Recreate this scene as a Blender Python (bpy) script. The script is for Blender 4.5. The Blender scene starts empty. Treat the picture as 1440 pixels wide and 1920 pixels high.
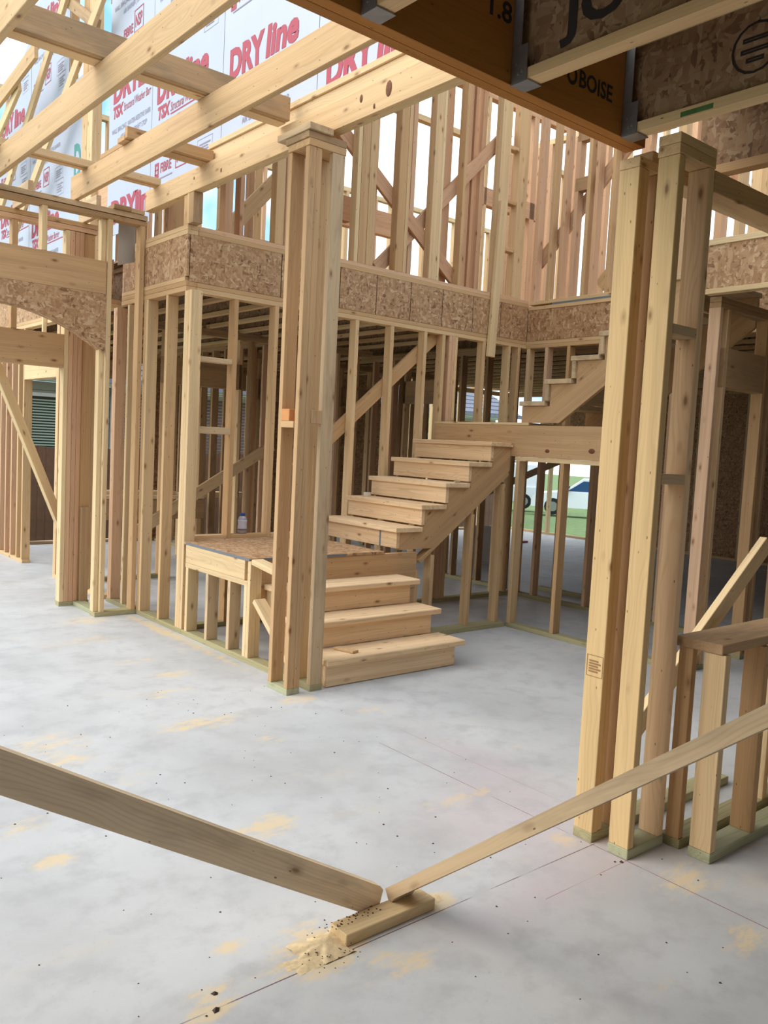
import bpy, bmesh, math, random
from mathutils import Vector, Matrix
random.seed(7)
SC = bpy.context.scene
COL = SC.collection
# ------------------------------------------------------------------ camera
cam_d = bpy.data.cameras.new('camera'); cam = bpy.data.objects.new('camera', cam_d); COL.objects.link(cam)
yaw, pit, rol, fpx = 0.873630134, -0.0785996607, 0.0506996524, 1571.52866
Fv = Vector((math.cos(yaw)*math.cos(pit), math.sin(yaw)*math.cos(pit), math.sin(pit)))
r0 = Vector((math.sin(yaw), -math.cos(yaw), 0)); u0 = r0.cross(Fv)
Rv = r0*math.cos(rol) + u0*math.sin(rol); Uv = -r0*math.sin(rol) + u0*math.cos(rol)
cam.matrix_world = Matrix(((Rv.x, Uv.x, -Fv.x, 0), (Rv.y, Uv.y, -Fv.y, 0), (Rv.z, Uv.z, -Fv.z, 1.52), (0, 0, 0, 1)))
cam_d.sensor_fit = 'VERTICAL'; cam_d.sensor_height = 24.0; cam_d.sensor_width = 18.0
cam_d.lens = 24.0*fpx/1920.0; cam_d.clip_start = 0.05; cam_d.clip_end = 300
SC.camera = cam
# ------------------------------------------------------------------ sky, sun, exposure
W = bpy.data.worlds.new('overcast_sky'); SC.world = W; W.use_nodes = True
nt = W.node_tree; nt.nodes.clear()
def wn(t, **k):
    n = nt.nodes.new(t)
    for a, v in k.items(): setattr(n, a, v)
    return n
wo = wn('ShaderNodeOutputWorld'); wb = wn('ShaderNodeBackground'); wt = wn('ShaderNodeTexCoord')
wnz = wn('ShaderNodeTexNoise'); wr = wn('ShaderNodeValToRGB')
wnz.inputs['Scale'].default_value = 5.0; wnz.inputs['Detail'].default_value = 4.0
wr.color_ramp.elements[0].position = 0.40; wr.color_ramp.elements[0].color = (0.20, 0.42, 0.72, 1)
wr.color_ramp.elements[1].position = 0.54; wr.color_ramp.elements[1].color = (0.93, 0.97, 1.0, 1)
nt.links.new(wt.outputs['Generated'], wnz.inputs['Vector']); nt.links.new(wnz.outputs[0], wr.inputs[0])
nt.links.new(wr.outputs[0], wb.inputs[0]); wb.inputs[1].default_value = 1.0; nt.links.new(wb.outputs[0], wo.inputs[0])
sd = bpy.data.lights.new('sun', 'SUN'); sun = bpy.data.objects.new('sun', sd); COL.objects.link(sun)
sd.energy = 1.25; sd.angle = math.radians(50); sd.color = (1.0, 0.95, 0.87)
sun.rotation_euler = Vector((-0.66, 0.38, 0.62)).to_track_quat('Z', 'Y').to_euler()
sun.location = (-6, 6, 9)
vs = SC.view_settings; vs.view_transform = 'Standard'; vs.look = 'None'; vs.gamma = 1.0; vs.use_curve_mapping = False
vs.exposure = 1.02
# ------------------------------------------------------------------ materials
def lin(c):
    return tuple(((v/255)/12.92 if v/255 <= .04045 else ((v/255+.055)/1.055)**2.4) for v in c) + (1,)
class NB:
    def __init__(s, name):
        s.m = bpy.data.materials.new(name); s.m.use_nodes = True; s.t = s.m.node_tree; s.t.nodes.clear()
        s.o = s.n('ShaderNodeOutputMaterial'); s.b = s.n('ShaderNodeBsdfPrincipled'); s.l(s.b.outputs[0], s.o.inputs[0])
    def n(s, t, **k):
        x = s.t.nodes.new(t)
        for a, v in k.items(): setattr(x, a, v)
        return x
    def l(s, a, b): s.t.links.new(a, b)
    def ramp(s, src, stops, interp='LINEAR'):
        r = s.n('ShaderNodeValToRGB'); cr = r.color_ramp; cr.interpolation = interp
        while len(cr.elements) < len(stops): cr.elements.new(0.5)
        for e, (p, c) in zip(cr.elements, stops): e.position = p; e.color = c if len(c) == 4 else tuple(c)+(1,)
        s.l(src, r.inputs[0]); return r.outputs[0]
    def mix(s, fac, a, b, mode='MIX'):
        m = s.n('ShaderNodeMix', data_type='RGBA', blend_type=mode)
        for sock, v in ((m.inputs[0], fac), (m.inputs[6], a), (m.inputs[7], b)):
            if isinstance(v, (int, float)): sock.default_value = v
            elif isinstance(v, tuple): sock.default_value = v
            else: s.l(v, sock)
        return m.outputs[2]
    def math(s, op, a, b=None, c=None):
        m = s.n('ShaderNodeMath', operation=op)
        for i, v in enumerate((a, b, c)):
            if v is None: continue
            if isinstance(v, (int, float)): m.inputs[i].default_value = v
            else: s.l(v, m.inputs[i])
        return m.outputs[0]
    def mapping(s, src, scale, loc=None):
        m = s.n('ShaderNodeMapping'); m.inputs['Scale'].default_value = scale; s.l(src, m.inputs[0])
        if loc is not None: s.l(loc, m.inputs['Location'])
        return m.outputs[0]
    def noise(s, vec, scale=1, detail=3, rough=.5, dist=0.0):
        n = s.n('ShaderNodeTexNoise'); s.l(vec, n.inputs['Vector'])
        n.inputs['Scale'].default_value = scale; n.inputs['Detail'].default_value = detail
        n.inputs['Roughness'].default_value = rough; n.inputs['Distortion'].default_value = dist
        return n.outputs[0]
    def rough(s, v): s.b.inputs['Roughness'].default_value = v
    def bump(s, h, strength=.2, dist=.002):
        b = s.n('ShaderNodeBump'); b.inputs['Strength'].default_value = strength; b.inputs['Distance'].default_value = dist
        s.l(h, b.inputs['Height']); s.l(b.outputs[0], s.b.inputs['Normal'])
def wood(name, tones, knot=.8, dark=(120, 76, 40), stain=0.0, grain=.45):
    w = NB(name); tc = w.n('ShaderNodeTexCoord').outputs['Object']; oi = w.n('ShaderNodeObjectInfo').outputs['Random']
    cx = w.n('ShaderNodeCombineXYZ')
    w.l(w.math('MULTIPLY', oi, 37.0), cx.inputs[0]); w.l(w.math('MULTIPLY', oi, 91.0), cx.inputs[1]); w.l(w.math('MULTIPLY', oi, 53.0), cx.inputs[2])
    v = w.mapping(tc, (1, 1, 1), cx.outputs[0])
    g = w.noise(w.mapping(v, (46, 46, 1.1)), 1, 4, .62, .6)             # fine grain along the board
    g2 = w.noise(w.mapping(v, (13, 13, .55)), 1, 3, .5, 1.4)            # broad bands
    sp_ = w.n('ShaderNodeSeparateXYZ'); w.l(tc, sp_.inputs[0])
    wob = w.n('ShaderNodeTexNoise'); wob.inputs['Scale'].default_value = 1.0; wob.inputs['Detail'].default_value = 2.0; w.l(w.mapping(v, (5, 5, 1.5)), wob.inputs['Vector'])
    sw = w.n('ShaderNodeSeparateColor'); w.l(wob.outputs['Color'], sw.inputs[0])
    rx_ = w.math('ADD', w.math('ADD', sp_.outputs[0], w.math('MULTIPLY', w.math('SUBTRACT', sw.outputs[0], .5), .11)), w.math('MULTIPLY', w.math('SUBTRACT', oi, .5), .12))
    ry_ = w.math('ADD', w.math('ADD', sp_.outputs[1], w.math('MULTIPLY', w.math('SUBTRACT', sw.outputs[1], .5), .11)), .05)
    rd = w.math('SQRT', w.math('ADD', w.math('MULTIPLY', rx_, rx_), w.math('MULTIPLY', ry_, ry_)))
    ring = w.math('ADD', w.math('MULTIPLY', w.math('SINE', w.math('MULTIPLY', rd, 560.0)), .5), .5)
    base = w.ramp(oi, [(i/(len(tones)-1), lin(t)) for i, t in enumerate(tones)])
    dk = w.mix(1.0, base, (.70, .60, .47, 1), 'MULTIPLY')
    c = w.mix(w.math('MULTIPLY', w.ramp(g, [(.42, (0, 0, 0)), (.72, (1, 1, 1))]), grain), base, dk)
    c = w.mix(w.math('MULTIPLY', w.ramp(ring, [(.55, (0, 0, 0)), (.95, (1, 1, 1))]), grain*.62), c, dk)
    lt = w.mix(1.0, base, (1.14, 1.12, 1.08, 1), 'MULTIPLY')
    c = w.mix(w.ramp(g2, [(.40, (0, 0, 0)), (.66, (.75, .75, .75))]), c, lt)
    vo = w.n('ShaderNodeTexVoronoi'); vo.inputs['Randomness'].default_value = 1.0; vo.inputs['Scale'].default_value = 1.0
    w.l(w.mapping(v, (10.5, 10.5, 4.4)), vo.inputs['Vector'])
    kn = w.ramp(vo.outputs['Distance'], [(0.0, (1, 1, 1)), (.06, (.95, .95, .95)), (.10, (.4, .4, .4)), (.19, (0, 0, 0))])
    c = w.mix(w.math('MULTIPLY', kn, knot), c, lin(dark))
    v2 = w.n('ShaderNodeTexVoronoi'); v2.inputs['Scale'].default_value = 1.0; w.l(w.mapping(v, (26, 26, 11)), v2.inputs['Vector'])
    sp = w.ramp(v2.outputs['Distance'], [(0.0, (.8, .8, .8)), (.055, (.7, .7, .7)), (.075, (0, 0, 0))])
    c = w.mix(sp, c, lin((84, 54, 32)))
    if stain:
        st = w.noise(w.mapping(v, (6, 6, 1.5)), 1, 4, .6)
        c = w.mix(w.math('MULTIPLY', w.ramp(st, [(.52, (0, 0, 0)), (.62, (1, 1, 1))]), stain), c, lin((126, 108, 84)))
    w.l(c, w.b.inputs['Base Color']); w.rough(.72); w.b.inputs['Specular IOR Level'].default_value = .25
    w.bump(g, .25, .0015)
    return w.m
def osb(name, bright=1.0):
    w = NB(name); tc = w.n('ShaderNodeTexCoord').outputs['Object']; oi = w.n('ShaderNodeObjectInfo').outputs['Random']
    cx = w.n('ShaderNodeCombineXYZ')
    for i in range(3): w.l(w.math('MULTIPLY', oi, 17.0+13*i), cx.inputs[i])
    v = w.mapping(tc, (1, 1, 1), cx.outputs[0])
    dn = w.n('ShaderNodeTexNoise'); dn.inputs['Scale'].default_value = 9; dn.inputs['Detail'].default_value = 2; w.l(v, dn.inputs['Vector'])
    vv = w.n('ShaderNodeVectorMath', operation='MULTIPLY_ADD'); w.l(dn.outputs['Color'], vv.inputs[0]); vv.inputs[1].default_value = (.045, .045, .045); w.l(v, vv.inputs[2])
    def chips(scale, rot):
        m = w.n('ShaderNodeMapping'); m.inputs['Rotation'].default_value = rot; m.inputs['Scale'].default_value = scale
        w.l(vv.outputs[0], m.inputs[0])
        vo = w.n('ShaderNodeTexVoronoi'); vo.inputs['Scale'].default_value = 1; w.l(m.outputs[0], vo.inputs['Vector'])
        return w.math('FRACT', w.math('MULTIPLY', w.n_sep(vo.outputs['Color']), 1.0))
    def n_sep(col):
        s = w.n('ShaderNodeSeparateColor'); w.l(col, s.inputs[0]); return s.outputs[0]
    w.n_sep = n_sep
    a = chips((44, 44, 12), (.3, .2, .1)); b = chips((12, 40, 40), (.5, .3, .8)); d = chips((36, 13, 48), (.9, .6, .2))
    st = [(0.0, lin((136, 96, 62))), (.12, lin((172, 130, 90))), (.5, lin((194, 152, 110))), (.85, lin((208, 170, 128))), (1, lin((222, 190, 150)))]
    ca = w.ramp(a, st); cb = w.ramp(b, st); cd = w.ramp(d, st)
    n1 = w.noise(v, 17, 2); n2 = w.noise(w.mapping(v, (1.3, 1.3, 1.3)), 22, 2)
    c = w.mix(w.ramp(n1, [(.47, (0, 0, 0)), (.5, (1, 1, 1))]), ca, cb); c = w.mix(w.ramp(n2, [(.52, (0, 0, 0)), (.56, (1, 1, 1))]), c, cd)
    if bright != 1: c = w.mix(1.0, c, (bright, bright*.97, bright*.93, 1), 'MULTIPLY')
    w.l(c, w.b.inputs['Base Color']); w.rough(.75); w.bump(a, .3, .001)
    return w.m
def plain(name, rgb, rough=.6, metal=0.0, var=0.0, scale=8, alpha=None, trans=0.0):
    w = NB(name)
    if var:
        n = w.noise(w.n('ShaderNodeTexCoord').outputs['Object'], scale, 4, .6)
        c = lin(rgb); lo = tuple(x*(1-var) for x in c[:3])+(1,); hi = tuple(min(1, x*(1+var)) for x in c[:3])+(1,)
        w.l(w.ramp(n, [(.3, lo), (.7, hi)]), w.b.inputs['Base Color'])
    else: w.b.inputs['Base Color'].default_value = lin(rgb)
    w.rough(rough); w.b.inputs['Metallic'].default_value = metal; w.b.inputs['Transmission Weight'].default_value = trans
    return w.m
M = {}
M['pine'] = wood('pine_lumber', [(196, 160, 116), (214, 182, 138), (202, 168, 124), (220, 190, 146), (188, 150, 106), (208, 174, 130)])
M['light'] = wood('fresh_pine_lumber', [(216, 188, 142), (224, 198, 154), (212, 182, 138), (220, 194, 150)], knot=.75)
M['red'] = wood('reddish_fir_lumber', [(204, 164, 128), (212, 174, 138), (196, 152, 116), (216, 180, 146), (202, 162, 124)])
M['tread'] = wood('stair_tread_lumber', [(228, 196, 154), (234, 204, 164), (222, 188, 146)], grain=.6)
M['brown'] = wood('weathered_lumber', [(172, 140, 102), (182, 150, 112)], stain=.5)
M['pale'] = wood('greyish_lumber', [(204, 178, 142), (196, 170, 134)], stain=.3)
M['green'] = wood('treated_lumber', [(166, 158, 118), (174, 166, 128), (158, 150, 112)], knot=.4, dark=(104, 92, 60), grain=.7)
M['aqua'] = wood('fresh_treated_lumber', [(164, 166, 132), (172, 172, 140)], knot=.3, dark=(104, 100, 74), grain=.6)
M['lvl'] = wood('laminated_veneer_lumber', [(166, 110, 50), (172, 114, 56)], knot=0.0, grain=.35)
M['header'] = wood('wide_header_lumber', [(192, 156, 114), (198, 162, 120)], knot=.9)
M['dark'] = wood('dark_brown_lumber', [(150, 116, 78), (162, 126, 88)], knot=.6)  # darker brown lumber tone
M['yellow'] = wood('yellow_pine_lumber', [(210, 178, 128), (216, 186, 136)], knot=.85)
M['worn'] = wood('worn_brace_lumber', [(234, 210, 172), (238, 214, 178)], stain=.3)
M['knot'] = plain('dark_knot_wood', (112, 70, 42), .85, var=.35, scale=60)
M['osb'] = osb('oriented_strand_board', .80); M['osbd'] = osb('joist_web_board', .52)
M['sheet'] = plain('white_foil_sheathing', (178, 184, 196), .38, var=.03, scale=3)
M['ink'] = plain('red_print', (170, 58, 74), .6); M['ink2'] = plain('grey_print', (142, 132, 150), .6); M['inkg'] = plain('teal_print', (70, 140, 130), .6)
M['inkb'] = plain('black_print', (34, 26, 22), .7); M['stamp'] = plain('brown_stamp_ink', (150, 112, 70), .8)
M['zinc'] = plain('galvanized_steel', (150, 152, 156), .42, .85, .12, 20); M['flash'] = plain('dull_sheet_metal', (176, 172, 164), .5, .35, .08, 6)
M['seam'] = plain('black_seam_fill', (30, 24, 22), .9); M['edge'] = plain('grey_panel_edge_paint', (112, 118, 122), .8)
M['dust'] = plain('sawdust', (220, 194, 150), .95, var=.16, scale=60)
M['dirt'] = plain('dark_crumbs', (74, 58, 46), .95); M['fence'] = plain('brown_fence_board', (112, 80, 64), .85, var=.18, scale=6)
M['brick'] = plain('grey_brown_brick', (112, 92, 86), .9, var=.2, scale=3); M['mortar'] = plain('pale_mortar', (190, 182, 174), .95)
M['siding'] = plain('grey_siding', (168, 164, 158), .8); M['trimw'] = plain('white_trim', (226, 224, 220), .6); M['blind'] = plain('pale_blind_slat', (164, 176, 160), .6)
M['glassd'] = plain('dark_window_glass', (34, 50, 46), .1); M['roof'] = plain('grey_shingle', (128, 130, 140), .9, var=.15, scale=9)
M['grass'] = plain('lawn_grass', (112, 134, 78), .95, var=.25, scale=5); M['leaf'] = plain('leaf_green', (70, 104, 52), .8, var=.3, scale=12); M['bark'] = plain('tree_bark', (96, 78, 62), .9, var=.2)
M['car'] = plain('white_car_paint', (232, 236, 240), .25); M['carglass'] = plain('blue_tinted_glass', (44, 78, 120), .08); M['tyre'] = plain('black_rubber', (24, 24, 26), .8); M['rim'] = plain('alloy_wheel', (170, 172, 176), .35, .8)
M['plastic'] = plain('clear_bottle_plastic', (214, 208, 212), .25, trans=.55); M['cap'] = plain('blue_cap_plastic', (36, 74, 150), .4); M['label'] = plain('bottle_label_paper', (196, 190, 200), .5); M['navy'] = plain('navy_label_band', (46, 50, 84), .5); M['drink'] = plain('orange_drink', (214, 128, 92), .3)
M['cup'] = plain('white_plastic_cup', (222, 216, 210), .5); M['road'] = plain('pale_gravel', (176, 164, 146), .95, var=.15, scale=9); M['clod'] = plain('grey_cardboard', (178, 170, 156), .9)
M['orange'] = plain('orange_fir_block', (204, 140, 84), .8, var=.1); M['chalk'] = plain('chalk', (150, 110, 118), 1)
def concrete():
    w = NB('concrete_slab'); tc = w.n('ShaderNodeTexCoord').outputs['Object']
    n1 = w.noise(tc, 1.1, 5, .6, .3); n2 = w.noise(tc, 6, 6, .65); n3 = w.noise(tc, 60, 4, .7)
    c = w.ramp(n1, [(.28, lin((182, 180, 176))), (.48, lin((194, 193, 190))), (.68, lin((205, 204, 201)))])
    c = w.mix(w.ramp(n2, [(.36, (.5, .5, .5)), (.52, (0, 0, 0))]), c, lin((172, 170, 168)))
    c = w.mix(w.ramp(n3, [(.60, (0, 0, 0)), (.8, (.35, .35, .35))]), c, lin((128, 124, 120)))
    at = w.n('ShaderNodeAttribute', attribute_name='dust').outputs['Fac']
    str_ = w.noise(w.mapping(tc, (7, 16, 1)), 1, 8, .78)
    f = w.math('MULTIPLY', w.ramp(w.math('MULTIPLY', at, w.math('ADD', w.math('MULTIPLY', w.math('SUBTRACT', str_, .5), 3.2), .52)), [(.22, (0, 0, 0)), (.50, (1, 1, 1))]), .8)
    f2 = w.math('MULTIPLY', w.ramp(w.noise(w.mapping(tc, (1.2, 2.4, 1)), 1, 6, .7), [(.58, (0, 0, 0)), (.72, (1, 1, 1))]), .25)
    c = w.mix(w.math('MAXIMUM', f, f2), c, lin((224, 200, 158)))
    pk = w.n('ShaderNodeAttribute', attribute_name='pink').outputs['Fac']
    c = w.mix(w.math('MULTIPLY', pk, w.math('MULTIPLY', n2, .38)), c, lin((196, 150, 156)))
    sep = w.n('ShaderNodeSeparateXYZ'); w.l(tc, sep.inputs[0]); X, Y = sep.outputs[0], sep.outputs[1]
    br = w.ramp(w.noise(tc, 3, 4, .7), [(.34, (0, 0, 0)), (.5, (1, 1, 1))])
    def line(coord, at_, half, other, lo, hi, amt, col):
        nonlocal c
        a = w.math('LESS_THAN', w.math('ABSOLUTE', w.math('SUBTRACT', coord, at_)), half)
        a = w.math('MULTIPLY', a, w.math('MULTIPLY', w.math('GREATER_THAN', other, lo), w.math('LESS_THAN', other, hi)))
        c = w.mix(w.math('MULTIPLY', w.math('MULTIPLY', a, amt), br), c, col)
    line(Y, 1.875, .0022, X, .2, 2.74, 1.0, lin((112, 86, 90))); line(X, 2.725, .0018, Y, 1.0, 3.2, 1.0, lin((140, 84, 92)))
    line(Y, 1.72, .0018, X, 2.25, 2.74, .7, lin((150, 104, 110))); line(X, 2.95, .0014, Y, 1.9, 3.3, .6, lin((140, 84, 92)))
    w.l(c, w.b.inputs['Base Color']); w.rough(.55); w.b.inputs['Specular IOR Level'].default_value = .35; w.bump(n3, .12, .002)
    return w.m
M['concrete'] = concrete()
# ------------------------------------------------------------------ builders
def props(o, label=None, cat=None, group=None, kind=None):
    if label: o['label'] = label
    if cat: o['category'] = cat
    if group: o['group'] = group
    if kind: o['kind'] = kind
    return o
def thing(name, label, cat, loc=(0, 0, 0), group=None, kind=None):
    o = bpy.data.objects.new(name, None); COL.objects.link(o); o.location = loc; o.empty_display_size = .1
    return props(o, label, cat, group, kind)
AX = {'z': Matrix.Identity(3), 'x': Matrix(((0, 0, 1), (1, 0, 0), (0, 1, 0))), 'y': Matrix(((0, 1, 0), (0, 0, 1), (1, 0, 0)))}
_cache = {}
def boxmesh(a, b, L, mat, bev):
    k = (round(a, 4), round(b, 4), round(L, 4), mat, bev)
    if k in _cache: return _cache[k]
    bm = bmesh.new(); bmesh.ops.create_cube(bm, size=1.0); bmesh.ops.scale(bm, vec=(a, b, L), verts=bm.verts)
    if bev: bmesh.ops.bevel(bm, geom=bm.edges[:], offset=bev, segments=1, affect='EDGES')
    me = bpy.data.meshes.new('lumber'); bm.to_mesh(me); bm.free(); me.materials.append(M[mat]); _cache[k] = me
    return me
def link(name, me, parent, loc, rot=None):
    o = bpy.data.objects.new(name, me); COL.objects.link(o)
    loc = Vector(loc)
    if parent is not None:
        o.parent = parent; q = parent
        while q is not None: loc = loc - q.location; q = q.parent
    o.location = loc
    if rot is not None: o.rotation_euler = rot.to_euler()
    return o
def B(parent, name, xr, yr, zr, mat='pine', bev=.0022, axis=None):
    d = (abs(xr[1]-xr[0]), abs(yr[1]-yr[0]), abs(zr[1]-zr[0])); c = ((xr[0]+xr[1])/2, (yr[0]+yr[1])/2, (zr[0]+zr[1])/2)
    ax = axis or 'xyz'[d.index(max(d))]
    if ax == 'z': dm = d
    elif ax == 'x': dm = (d[1], d[2], d[0])
    else: dm = (d[2], d[0], d[1])
    bev = min(bev, min(d)*.2)
    R = AX[ax]
    if bev and random.random() < .5 and ax != 'z': pass
    return link(name, boxmesh(*dm, mat, bev), parent, c, R)
def bar(parent, name, p0, p1, wide, thick, mat='pine', normal=(0, 1, 0), bev=.0022):
    """board from p0 to p1; `thick` along normal, `wide` across"""
    p0, p1 = Vector(p0), Vector(p1); d = p1-p0; L = d.length; d.normalize(); n = Vector(normal)
    n = (n-d*n.dot(d)).normalized(); s = n.cross(d)
    R = Matrix((s, n, d)).transposed()
    return link(name, boxmesh(wide, thick, L, mat, bev), parent, (p0+p1)/2, R)
def mesh_obj(name, verts, faces, mat, parent=None, loc=(0, 0, 0), smooth=False):
    me = bpy.data.meshes.new(name); me.from_pydata([tuple(v) for v in verts], [], faces); me.update()
    bm = bmesh.new(); bm.from_mesh(me); bmesh.ops.recalc_face_normals(bm, faces=bm.faces); bm.to_mesh(me); bm.free()
    me.materials.append(M[mat] if isinstance(mat, str) else mat)
    if smooth:
        for p in me.polygons: p.use_smooth = True
    return link(name, me, parent, loc)
def prism(name, poly, u, v, n, depth, org, mat, parent=None, grain=None):
    """extruded polygon: poly in (u,v) coordinates from org, pushed depth along n; grain = direction of the wood grain"""
    u, v, n, org = Vector(u), Vector(v), Vector(n), Vector(org); k = len(poly)
    cx = sum(p[0] for p in poly)/k; cy = sum(p[1] for p in poly)/k; c = org+u*cx+v*cy
    vs_ = [u*(p[0]-cx)+v*(p[1]-cy) for p in poly]; vs_ += [q+n*depth for q in vs_]
    fs = [tuple(range(k)), tuple(range(2*k-1, k-1, -1))]+[(i, (i+1) % k, (i+1) % k+k, i+k) for i in range(k)]
    if grain is None: return mesh_obj(name, vs_, fs, mat, parent, c)
    g = Vector(grain).normalized(); a = (n-g*n.dot(g)).normalized(); b = g.cross(a); R = Matrix((a, b, g)).transposed(); Rt = R.transposed()
    o = mesh_obj(name, [Rt @ q for q in vs_], fs, mat, parent, c); o.rotation_euler = R.to_euler()
    return o
def lathe(name, prof, mat, parent, loc, seg=20):
    vs_, fs = [], []
    for r, z in prof:
        for i in range(seg): a = 2*math.pi*i/seg; vs_.append((r*math.cos(a), r*math.sin(a), z))
    for j in range(len(prof)-1):
        for i in range(seg): fs.append((j*seg+i, j*seg+(i+1) % seg, (j+1)*seg+(i+1) % seg, (j+1)*seg+i))
    fs += [tuple(range(seg)), tuple(range(len(prof)*seg-1, (len(prof)-1)*seg-1, -1))]
    return mesh_obj(name, vs_, fs, mat, parent, loc, True)
def text(parent, name, s, h, width, org, u, v, mat, bold=0.0, shear=0.0):
    """flat print: capital height h, total width, lower left corner at org, reading along u"""
    cu = bpy.data.curves.new('print', 'FONT'); cu.body = s; cu.size = 1.0; cu.offset = bold; cu.shear = shear; cu.resolution_u = 3
    o = bpy.data.objects.new('print', cu); COL.objects.link(o); bpy.context.view_layer.update()
    me = bpy.data.meshes.new_from_object(o.evaluated_get(bpy.context.evaluated_depsgraph_get()))
    bpy.data.objects.remove(o); bpy.data.curves.remove(cu)
    xs = [q.co.x for q in me.vertices]; x0, x1 = min(xs), max(xs); sx = width/(x1-x0); sy = h/.69
    u, v = Vector(u), Vector(v); n = u.cross(v)
    for q in me.vertices: q.co = u*((q.co.x-x0)*sx)+v*(q.co.y*sy)
    me.materials.clear(); me.materials.append(M[mat])
    return link(name, me, parent, Vector(org)+n*.0015)
def frame_print(parent, name, w, h, t, org, u, v, mat, bars=0):
    u, v = Vector(u), Vector(v); n = u.cross(v); V, Fc = [], []
    def q(a, b, c, d):
        k = len(V); V.extend([u*a+v*b, u*c+v*b, u*c+v*d, u*a+v*d]); Fc.append((k, k+1, k+2, k+3))
    q(0, 0, w, t); q(0, h-t, w, h); q(0, t, t, h-t); q(w-t, t, w, h-t)
    for i in range(bars):
        y = h*(.2+.62*i/max(1, bars)); q(w*.14, y, w*(.86 if i % 2 else .7), y+h*.07)
    me = bpy.data.meshes.new('print'); me.from_pydata([tuple(x) for x in V], [], Fc); me.materials.append(M[mat])
    return link(name, me, parent, Vector(org)+n*.0015)
S = .038
TOPZ = 2.61          # underside of the double top plates
def topplates(t, xr, yr, z=TOPZ, mat='pine'):
    B(t, 'top_plate', xr, yr, (z, z+S), mat); B(t, 'top_plate', xr, yr, (z+S+.001, z+2*S), mat)
# ------------------------------------------------------------------ ground slab
def slab():
    def axis(lo, hi, a, b, st):
        r = [lo]; x = a
        while x < b: r.append(x); x += st
        return r+[b, hi]
    xs = axis(-6, 13.0, -.2, 6.6, .04); ys = axis(-5, 11.45, .5, 8.0, .04)
    nx, ny = len(xs), len(ys); V = [(x, y, 0) for y in ys for x in xs]
    Fc = [(j*nx+i, j*nx+i+1, (j+1)*nx+i+1, (j+1)*nx+i) for j in range(ny-1) for i in range(nx-1)]
    k = len(V); V += [(-6, -5, -.35), (13, -5, -.35), (13, 11.45, -.35), (-6, 11.45, -.35)]
    c = (0, nx-1, nx*ny-1, nx*(ny-1))
    for i in range(4): Fc.append((c[i], c[(i+1) % 4], k+(i+1) % 4, k+i))
    me = bpy.data.meshes.new('floor'); me.from_pydata(V, [], Fc); me.update(); me.materials.append(M['concrete'])
    spots = [(2.38, 4.85, .22, .09, .9), (2.10, 3.94, .3, .12, .9), (2.28, 3.54, .12, .08, .7), (1.34, 4.04, .25, .2, .7), (1.31, 3.75, .25, .12, .6), (1.51, 3.43, .2, .1, .55), (.97, 3.22, .2, .12, .6),
             (1.0, 2.89, .1, .07, 1.1), (1.24, 2.10, .07, .04, 1.0), (2.6, 2.48, .3, .08, .8), (1.67, 2.7, .16, .12, .8), (1.09, 1.92, .1, .07, .9), (1.02, 1.86, .08, .03, 1.0), (2.79, 1.5, .22, .1, .9), (2.61, 1.19, .15, .08, .9), (2.29, 5.26, .3, .1, .6),
             (2.78, 4.02, .14, .1, 1.1), (2.14, 4.52, .3, .16, .6), (2.26, 5.96, .4, .2, .6), (1.81, 2.73, .1, .1, .7), (3.33, 2.76, .2, .08, .5), (1.6, 1.72, .2, .08, .7), (3.04, 3.64, .2, .1, .6), (1.47, 1.9, .2, .09, 1.5), (1.93, 1.93, .09, .06, 1.4), (1.45, 2.02, .12, .06, 1.2), (2.45, 6.6, .3, .2, .8), (2.84, 5.4, .06, .9, .9), (2.84, 6.2, .06, .5, .9), (2.66, 1.95, .06, .1, 1.0), (3.6, 1.6, .5, .1, .8), (2.2, 1.2, .12, .05, .6)]
    pinks = [(2.6, 1.9, .25, .25), (2.3, 1.75, .4, .12), (2.75, 2.3, .15, .4), (3.0, 2.7, .15, .5), (2.5, 2.3, .3, .2)]
    da = me.attributes.new('dust', 'FLOAT', 'POINT'); pa = me.attributes.new('pink', 'FLOAT', 'POINT')
    dv, pv = [0.0]*len(V), [0.0]*len(V)
    for i, (x, y, z) in enumerate(V):
        s = 0.0
        for a, b, ra, rb, amp in spots:
            dx = (x-a)/ra; dy = (y-b)/rb; q = dx*dx+dy*dy
            if q < 4: s += amp*math.exp(-q*1.1)
        dv[i] = s; p = 0.0
        for a, b, ra, rb in pinks:
            q = ((x-a)/ra)**2+((y-b)/rb)**2
            if q < 5: p += math.exp(-q)
        pv[i] = min(1, p)
    da.data.foreach_set('value', dv); pa.data.foreach_set('value', pv)
    o = bpy.data.objects.new('floor', me); COL.objects.link(o); props(o, 'pale concrete slab with sawdust patches and chalk lines', 'floor', kind='structure')
slab()
def ground():
    V = []; Fc = []; n = 30
    xs = [-60+150*i/n for i in range(n+1)]; ys = [-40+150*i/n for i in range(n+1)]
    def h(x, y):
        dx = max(0, x-13.0, -6-x); dy = max(0, y-11.45, -5-y); d = math.hypot(dx, dy)
        return -.33-min(.85, d*.035)
    for y in ys:
        for x in xs: V.append((x, y, h(x, y)))
    for j in range(n):
        for i in range(n): Fc.append((j*(n+1)+i, j*(n+1)+i+1, (j+1)*(n+1)+i+1, (j+1)*(n+1)+i))
    o = mesh_obj('lawn', V, Fc, 'grass'); props(o, 'green lawn sloping away behind the slab', 'lawn', kind='stuff')
ground()
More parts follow.
